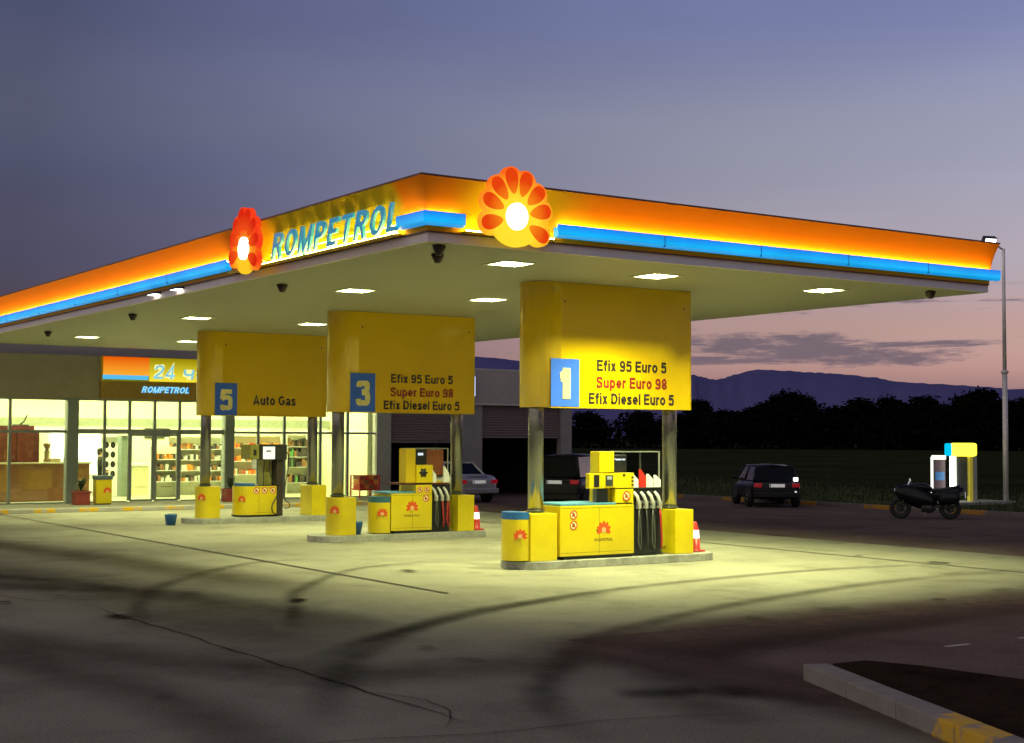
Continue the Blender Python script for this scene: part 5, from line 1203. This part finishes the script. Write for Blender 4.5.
t = thing('air_station', 'glowing air and water station with yellow lit head, blue end and bright white pillar', 'air station', (32.9, 16.9, 0))
MB().box(31.7, 34.6, 16.2, 17.6, -.01, .10).build('base_slab', CONC_KERB, t, bevel=.01)
d = Vector((.83, -.56, 0)); e = Vector((.56, .83, 0))
o0 = Vector((32.25, 17.28, 0))
def ob(a0, a1, b0, b1, z0, z1, mb=None):
    mb = mb or MB(); Mx = Matrix(((d.x, e.x, 0, o0.x), (d.y, e.y, 0, o0.y), (0, 0, 1, 0), (0, 0, 0, 1)))
    return mb.box(a0, a1, b0, b1, z0, z1, M=Mx)
ob(.15, 1.06, -.22, .22, 1.74, 2.22).build('head', em('lit_yellow_head', (1., .86, .04), 3.0), t, bevel=.11)
ob(-.04, .148, -.215, .215, 1.75, 2.21).build('blue_end', em('lit_blue_end', (.0, .55, .85), 1.1), t, bevel=.08)
ob(.14, .28, -.16, .12, .102, 1.738).build('lit_pillar', em('lit_white_pillar', (.95, 1., .80), 6.), t)
ob(.78, .90, -.16, .16, .102, 1.738).build('pillar', pm('lit_yellow_post', (.5, .42, .03), .5, emit=(.5, .42, .05), es=.3), t)
ob(.92, 1.05, -.16, .16, .102, 1.738).build('pillar', ALU, t)
ob(.35, .74, -.05, .05, .3, 1.70).build('dark_panel', DGREY, t)
t = thing('vacuum_unit', 'dark upright unit with white lit frame just left of the glowing air station', 'vacuum unit', (31.9, 17.7, 0))
o0 = Vector((32.20, 17.98, 0))
ob(.08, .50, -.16, .16, .0, 1.60).build('cabinet', pm('dark_red_blue_cabinet', (.06, .03, .05), .4, amt=.4), t, bevel=.02)
ob(.045, .078, -.05, .17, .3, 1.70).build('lit_side', em('lit_white_edge', (.95, 1., .85), 1.4), t)
ob(.08, .52, -.18, .18, 1.61, 1.76).build('lit_header', em('lit_white_header', (1., 1., .75), 1.7), t, bevel=.02)
ob(.12, .46, -.175, -.162, .85, 1.15).build('blue_panel', BLUE, t)

# ------------------------------------------------------------------ trees, hills, grass
BARK = pm('dark_bark', (.03, .024, .018), .9, amt=.3)
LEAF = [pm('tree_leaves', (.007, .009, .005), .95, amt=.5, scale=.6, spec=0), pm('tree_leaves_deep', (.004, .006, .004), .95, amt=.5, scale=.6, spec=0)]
TREE_PROTO = []
def tree_meshes(seed):
    rnd = random.Random(seed); mb = MB()
    mb.tube([(0, 0, -.3), (.1, 0, 2), (-.1, .1, 4.2), (.1, 0, 6.2)], [.38, .28, .2, .08], 8)
    lobes = []
    for k in range(9):
        a = rnd.uniform(0, 6.28); r = rnd.uniform(.5, 3.4); z = rnd.uniform(2.2, 7.9); s = rnd.uniform(.9, 2.2) * (1.15 - abs(z - 4.5) / 9)
        lobes.append((r * math.cos(a) * (1.15 - z / 12), r * math.sin(a) * (1.15 - z / 12), z, s))
        mb.tube([(0, 0, 1.8 + .3 * k * .5), (lobes[-1][0] * .6, lobes[-1][1] * .6, z * .75 + .4), lobes[-1][:3]], [.12, .07, .03], 5)
    lobes.append((0, 0, 8.0, 1.3)); lobes.append((.2, .2, 5.2, 2.3))
    lf = MB()
    for cx, cy, cz, s in lobes:
        for q in range(420):
            u = Vector((rnd.gauss(0, 1), rnd.gauss(0, 1), rnd.gauss(0, 1))).normalized() * (s * rnd.uniform(.5, 1.2) * (1 + .25 * math.sin(q * .7)))
            c = Vector((cx, cy, cz)) + Vector((u.x, u.y, u.z * .85))
            n = Vector((rnd.gauss(0, 1), rnd.gauss(0, 1), rnd.gauss(0, 1))).normalized(); a = n.orthogonal().normalized(); b = n.cross(a); k = rnd.uniform(.18, .38)
            lf.add([c + a * k, c + b * k * .6, c - a * k * .8, c - b * k * .6], [(0, 1, 2, 3)], rnd.choice((0, 1)))
    return mb, lf
for sd in range(4):
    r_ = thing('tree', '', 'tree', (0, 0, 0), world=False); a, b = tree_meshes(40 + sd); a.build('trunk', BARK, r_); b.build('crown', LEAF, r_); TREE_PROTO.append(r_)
def tree_at(k, x, y, s, sz, label, rz):
    global used
    if k not in used: o = TREE_PROTO[k]; used.add(k)
    else: o = copy_tree(TREE_PROTO[k])
    o.location = (x, y, -.3); o.scale = (s, s, sz); o.rotation_euler = (0, 0, rz); o['label'] = label; o['group'] = 'dark trees in the row beyond the field'
used = set()
# azimuth (degrees right of camera heading) of each crown, with height in metres and width factor
cam_xy = Vector((-10.61, -18.022)); yaw = 33.869
rowt = [(-2.2, 8.6, 1.5, 4), (.8, 8.3, 1.3, 4), (2.9, 7.6, 1.3, 4), (5.1, 8.0, 1.3, 4), (7.35, 10.2, 1.25, 'dark rounded tree just right of board 1'), (8.4, 7.2, 1.2, 4), (9.45, 8.6, 1.1, 4), (10.75, 13.4, 1.5, 'tallest broad dark tree above the parked hatchback'), (11.35, 12.6, 1.25, 4),
        (12.5, 9.2, 1.3, 4), (13.5, 12.2, 1.3, 4), (14.55, 12.6, 1.25, 'tall flat-topped dark tree near the middle of the row'), (15.2, 10.6, 1.2, 4), (15.85, 12.8, 1.25, 'rounded dark tree left of the motorcycle'), (16.55, 9.2, 1.1, 4),
        (17.3, 12.4, 1.35, 4), (17.95, 13.6, 1.4, 'big dark tree behind the glowing air station'), (18.75, 11.4, 1.2, 4), (19.5, 11.8, 1.3, 'dark tree at the right edge behind the lamp post'), (20.4, 10.6, 1.4, 4), (22, 10, 1.4, 4), (24, 11, 1.4, 4)]
rf = random.Random(77)
for k_ in range(16): rowt.append((6.2 + k_ * 1.02 + rf.uniform(-.3, .3), rf.uniform(6.0, 9.8), rf.uniform(1.2, 1.7), 4))
rnd = random.Random(5)
for i, (az, hgt, wf, lb) in enumerate(rowt):
    D_ = rnd.uniform(330, 352); a = R(yaw + az); hgt *= .99 if hgt > 10.5 else 1.12; wf *= 1.55
    tree_at(i % 4, cam_xy.x + math.sin(a) * D_, cam_xy.y + math.cos(a) * D_, wf * rnd.uniform(.9, 1.1) * 1.05, hgt / 9.1, lb if isinstance(lb, str) else 'dark tree merging into the long row beyond the field', rnd.uniform(0, 6))
# undergrowth below the tree row
mb = MB(); rnd = random.Random(9)
for i in range(13000):
    az = rnd.uniform(-24, 30); D_ = rnd.uniform(324, 356); a = R(yaw + az); hh = 6.0 + 1.5 * math.sin(az * 1.7) + 1.1 * math.sin(az * 4.3 + 1)
    c = Vector((cam_xy.x + math.sin(a) * D_, cam_xy.y + math.cos(a) * D_, rnd.uniform(-.2, hh)))
    n = Vector((rnd.gauss(0, 1), rnd.gauss(0, 1), rnd.gauss(0, 1))).normalized(); u_ = n.orthogonal().normalized(); v_ = n.cross(u_); k = rnd.uniform(.35, .85)
    mb.add([c + u_ * k, c + v_ * k * .7, c - u_ * k, c - v_ * k * .7], [(0, 1, 2, 3)], rnd.choice((0, 1)))
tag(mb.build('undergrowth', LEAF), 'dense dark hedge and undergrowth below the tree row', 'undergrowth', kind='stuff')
# hills
ridge = [(-3000, 6500, 300), (-1500, 6300, 360), (0, 6000, 400), (1500, 5800, 380), (2600, 5400, 350), (3215, 5066, 338), (3371, 4963, 322), (3540, 4844, 298), (3769, 4669, 265), (3915, 4520, 265), (3946, 4493, 257), (3997, 4447, 247), (4051, 4398, 265), (4119, 4335, 285), (4239, 4218, 277), (4322, 4133, 270), (4437, 4009, 253), (4504, 3934, 235), (4630, 3785, 222), (4747, 3638, 209), (4800, 3568, 202), (5150, 3050, 205), (5600, 2200, 160), (6000, 900, 150)]
rr = smooth_path(ridge, 8); rnd = random.Random(3); mb = MB()
n = len(rr); rows = []
for t_, hk in ((0, 0), (.35, .35), (.7, .75), (1, 1.0), (1.12, .8), (1.4, 0)):
    row = []
    for i, p in enumerate(rr):
        dx, dy = p.x - cam_xy.x, p.y - cam_xy.y; f_ = .72 + .28 * t_
        z = p.z * hk
        if 0 < hk < 1: z += 9 * math.sin(i * .9 + t_ * 7) + 6 * math.sin(i * .37)
        if hk == 1: z += rnd.uniform(-2.2, 2.2)
        row.append((cam_xy.x + dx * f_, cam_xy.y + dy * f_, z - 3))
    rows.append(row)
vs = [p for r_ in rows for p in r_]; fs = [(j * n + i, j * n + i + 1, (j + 1) * n + i + 1, (j + 1) * n + i) for j in range(len(rows) - 1) for i in range(n - 1)]
mb.add(vs, fs, 0, True)
HILL = pm('hazy_blue_hill', (.075, .065, .17), .95, amt=.12, scale=.003, emit=(.035, .035, .10), es=.36, spec=0)  # air haze put into the colour as blue tint and weak emission
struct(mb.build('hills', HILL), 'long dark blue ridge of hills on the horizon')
# grass beyond the far kerb
mb = MB(); rnd = random.Random(2)
for i in range(15000):
    x = 27.25 + abs(rnd.gauss(0, 1)) * 7; y = rnd.uniform(-6, 48)
    if 31.5 < x < 34.8 and 16 < y < 17.8: continue
    h_ = rnd.uniform(.05, .2); a = rnd.uniform(0, 6.28); w = .03; dx, dy = math.cos(a) * w, math.sin(a) * w
    mb.add([(x - dx, y - dy, -.012), (x + dx, y + dy, -.012), (x + rnd.uniform(-.06, .06), y + rnd.uniform(-.06, .06), h_)], [(0, 1, 2)])
tag(mb.build('grass', pm('verge_grass', (.05, .07, .02), .8, amt=.4, scale=.5)), 'dark green grass verge beyond the far kerb', 'grass', kind='stuff')

# ------------------------------------------------------------------ sky
w = bpy.data.worlds.new('World'); scene.world = w; w.use_nodes = True; nt = w.node_tree; nt.nodes.clear()
out = nt.nodes.new('ShaderNodeOutputWorld'); bg = nt.nodes.new('ShaderNodeBackground'); tc = nt.nodes.new('ShaderNodeTexCoord'); sp = nt.nodes.new('ShaderNodeSeparateXYZ')
nt.links.new(tc.outputs['Generated'], sp.inputs[0])
rp = nt.nodes.new('ShaderNodeValToRGB'); cr = rp.color_ramp; cr.interpolation = 'EASE'
stops = [(0., (.10, .075, .12)), (.012, (.22, .15, .19)), (.035, (.45, .25, .225)), (.07, (.47, .30, .275)), (.12, (.40, .35, .41)), (.19, (.32, .325, .43)), (.29, (.19, .217, .41)), (.6, (.06, .08, .22)), (1., (.035, .045, .13))]
cr.elements[0].position = 0; cr.elements[0].color = (*stops[0][1], 1); cr.elements[1].position = 1; cr.elements[1].color = (*stops[-1][1], 1)
for p, c in stops[1:-1]:
    e_ = cr.elements.new(p); e_.color = (*c, 1)
nt.links.new(sp.outputs[2], rp.inputs[0])
# brighter toward where the sun went down
az = R(80); vd = nt.nodes.new('ShaderNodeVectorMath'); vd.operation = 'DOT_PRODUCT'; vd.inputs[1].default_value = (math.sin(az), math.cos(az), 0)
nt.links.new(tc.outputs['Generated'], vd.inputs[0])
mr = nt.nodes.new('ShaderNodeMapRange'); mr.interpolation_type = 'LINEAR'; mr.inputs['From Min'].default_value = .42; mr.inputs['From Max'].default_value = .95; mr.inputs['To Min'].default_value = .42; mr.inputs['To Max'].default_value = 1.45
nt.links.new(vd.outputs['Value'], mr.inputs['Value'])
mrb = nt.nodes.new('ShaderNodeMapRange'); mrb.interpolation_type = 'SMOOTHSTEP'; mrb.inputs['From Min'].default_value = .30; mrb.inputs['From Max'].default_value = -.5; mrb.inputs['To Min'].default_value = 0; mrb.inputs['To Max'].default_value = .75  # unseen sky opposite the sunset also raised, to lift the ambient light
nt.links.new(vd.outputs['Value'], mrb.inputs['Value'])
adb = nt.nodes.new('ShaderNodeMath'); adb.operation = 'ADD'; nt.links.new(mr.outputs[0], adb.inputs[0]); nt.links.new(mrb.outputs[0], adb.inputs[1])
vs_m = nt.nodes.new('ShaderNodeVectorMath'); vs_m.operation = 'SCALE'; nt.links.new(rp.outputs[0], vs_m.inputs[0]); nt.links.new(adb.outputs[0], vs_m.inputs['Scale'])
# clouds: streaks low over the horizon
mp = nt.nodes.new('ShaderNodeMapping'); mp.inputs['Scale'].default_value = (3.2, 3.2, 46); mp.inputs['Location'].default_value = (.6, .2, 1.2); nt.links.new(tc.outputs['Generated'], mp.inputs[0])
no = nt.nodes.new('ShaderNodeTexNoise'); no.inputs['Scale'].default_value = 1.5; no.inputs['Detail'].default_value = 7; no.inputs['Roughness'].default_value = .62; nt.links.new(mp.outputs[0], no.inputs['Vector'])
def wmr(sock, a, b, c=0., d_=1., sm=True):
    q = nt.nodes.new('ShaderNodeMapRange'); q.interpolation_type = 'SMOOTHSTEP' if sm else 'LINEAR'; q.inputs['From Min'].default_value = a; q.inputs['From Max'].default_value = b; q.inputs['To Min'].default_value = c; q.inputs['To Max'].default_value = d_
    nt.links.new(sock, q.inputs['Value']); return q.outputs[0]
def wm(op, a, b):
    q = nt.nodes.new('ShaderNodeMath'); q.operation = op
    for i, s_ in enumerate((a, b)):
        if isinstance(s_, (int, float)): q.inputs[i].default_value = s_
        else: nt.links.new(s_, q.inputs[i])
    return q.outputs[0]
cm = wmr(no.outputs['Fac'], .56, .62)
band = wm('MULTIPLY', wmr(sp.outputs[2], .035, .055), wmr(sp.outputs[2], .115, .085))
cl = wm('MULTIPLY', cm, band)
az2 = R(45.2 + 90)
vt = nt.nodes.new('ShaderNodeVectorMath'); vt.operation = 'DOT_PRODUCT'; vt.inputs[1].default_value = (math.sin(az2), math.cos(az2), 0); nt.links.new(tc.outputs['Generated'], vt.inputs[0])
vf = nt.nodes.new('ShaderNodeVectorMath'); vf.operation = 'DOT_PRODUCT'; vf.inputs[1].default_value = (math.sin(R(45.2)), math.cos(R(45.2)), 0); nt.links.new(tc.outputs['Generated'], vf.inputs[0])
e1 = wm('POWER', wm('DIVIDE', wm('ABSOLUTE', vt.outputs['Value'], 0.), .092), 2.)
zc_ = wm('SUBTRACT', wm('ADD', sp.outputs[2], wm('MULTIPLY', vt.outputs['Value'], .055)), .0605)
e2 = wm('POWER', wm('DIVIDE', wm('ABSOLUTE', zc_, 0.), .0092), 2.)
nb = nt.nodes.new('ShaderNodeTexNoise'); nb.inputs['Scale'].default_value = 1.; nb.inputs['Detail'].default_value = 8; nb.inputs['Roughness'].default_value = .72
mpb = nt.nodes.new('ShaderNodeMapping'); mpb.inputs['Scale'].default_value = (22, 22, 130); nt.links.new(tc.outputs['Generated'], mpb.inputs[0]); nt.links.new(mpb.outputs[0], nb.inputs['Vector'])
ee = wm('ADD', wm('ADD', e1, e2), wm('MULTIPLY', wm('SUBTRACT', nb.outputs['Fac'], .5), -6.5))
bank = wm('MULTIPLY', wmr(ee, 1.6, .1), wm('GREATER_THAN', vf.outputs['Value'], 0.))
cl = wm('MAXIMUM', cl, bank)
haze = wmr(sp.outputs[2], .052, .028, 0, .45)
cl2 = wm('MINIMUM', wm('ADD', wm('MULTIPLY', cl, .8), haze), 1.)
mx = nt.nodes.new('ShaderNodeMix'); mx.data_type = 'RGBA'; nt.links.new(cl2, mx.inputs[0]); nt.links.new(vs_m.outputs[0], mx.inputs[6]); mx.inputs[7].default_value = (.135, .115, .165, 1)
# soft high haze variation
n3 = nt.nodes.new('ShaderNodeTexNoise'); n3.inputs['Scale'].default_value = 2.2; n3.inputs['Detail'].default_value = 6
mp3 = nt.nodes.new('ShaderNodeMapping'); mp3.inputs['Scale'].default_value = (1, 1, 4); nt.links.new(tc.outputs['Generated'], mp3.inputs[0]); nt.links.new(mp3.outputs[0], n3.inputs['Vector'])
v3 = wmr(n3.outputs['Fac'], .3, .7, .90, 1.08)
sc_ = nt.nodes.new('ShaderNodeVectorMath'); sc_.operation = 'SCALE'; nt.links.new(mx.outputs[2], sc_.inputs[0]); nt.links.new(v3, sc_.inputs['Scale'])
dk = wm('MULTIPLY', wmr(vd.outputs['Value'], .80, .45), wmr(sp.outputs[2], .30, .12))
dkf = nt.nodes.new('ShaderNodeMapRange'); dkf.inputs['To Min'].default_value = 1.; dkf.inputs['To Max'].default_value = .50; nt.links.new(dk, dkf.inputs['Value'])
sd_ = nt.nodes.new('ShaderNodeVectorMath'); sd_.operation = 'SCALE'; nt.links.new(sc_.outputs[0], sd_.inputs[0]); nt.links.new(dkf.outputs[0], sd_.inputs['Scale'])
dkc = nt.nodes.new('ShaderNodeMix'); dkc.data_type = 'RGBA'; dkc.inputs[6].default_value = (1, 1, 1, 1); dkc.inputs[7].default_value = (.98, 1.08, 1.55, 1); nt.links.new(dk, dkc.inputs[0])
ml = nt.nodes.new('ShaderNodeVectorMath'); ml.operation = 'MULTIPLY'; nt.links.new(sd_.outputs[0], ml.inputs[0]); nt.links.new(dkc.outputs[2], ml.inputs[1])
gl_ = wmr(vd.outputs['Value'], .15, -.6); gs = nt.nodes.new('ShaderNodeVectorMath'); gs.operation = 'SCALE'; gs.inputs[0].default_value = (.42, .34, .17); nt.links.new(gl_, gs.inputs['Scale'])  # added warm glow, unseen behind the camera, brightens the foreground
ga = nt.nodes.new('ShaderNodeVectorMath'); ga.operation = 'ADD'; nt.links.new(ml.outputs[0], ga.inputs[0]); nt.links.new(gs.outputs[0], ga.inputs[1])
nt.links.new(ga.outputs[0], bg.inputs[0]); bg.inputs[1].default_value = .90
nt.links.new(bg.outputs[0], out.inputs[0])
sl = bpy.data.lights.new('sun', 'SUN'); sl.energy = .03; sl.angle = R(12); sl.color = (1., .62, .55)
so = bpy.data.objects.new('sun', sl); COL.objects.link(so); so.rotation_euler = Vector((-math.sin(az), -math.cos(az), -.08)).to_track_quat('-Z', 'Y').to_euler()

# ------------------------------------------------------------------ camera
cd = bpy.data.cameras.new('camera'); cd.sensor_width = 36; cd.lens = 1452.48 / 1024 * 36; cd.clip_end = 30000; cd.clip_start = .1
co = bpy.data.objects.new('camera', cd); COL.objects.link(co); scene.camera = co
r = Vector((.83018, -.55747, .004864)); u2 = Vector((-.029265, -.034864, .998963)); f = Vector((.556725, .829463, .045258))
co.matrix_world = Matrix(((r.x, u2.x, -f.x, -10.61), (r.y, u2.y, -f.y, -18.022), (r.z, u2.z, -f.z, 2.35), (0, 0, 0, 1)))
scene.view_settings.view_transform = 'Standard'; scene.view_settings.look = 'None'; scene.view_settings.exposure = 0
scene.render.engine = 'CYCLES'
scene.cycles.use_denoising = True; scene.cycles.max_bounces = 7; scene.cycles.transparent_max_bounces = 24
scene.cycles.sample_clamp_indirect = 6
for o in bpy.data.objects:
    if '_w' in o.keys(): del o['_w']
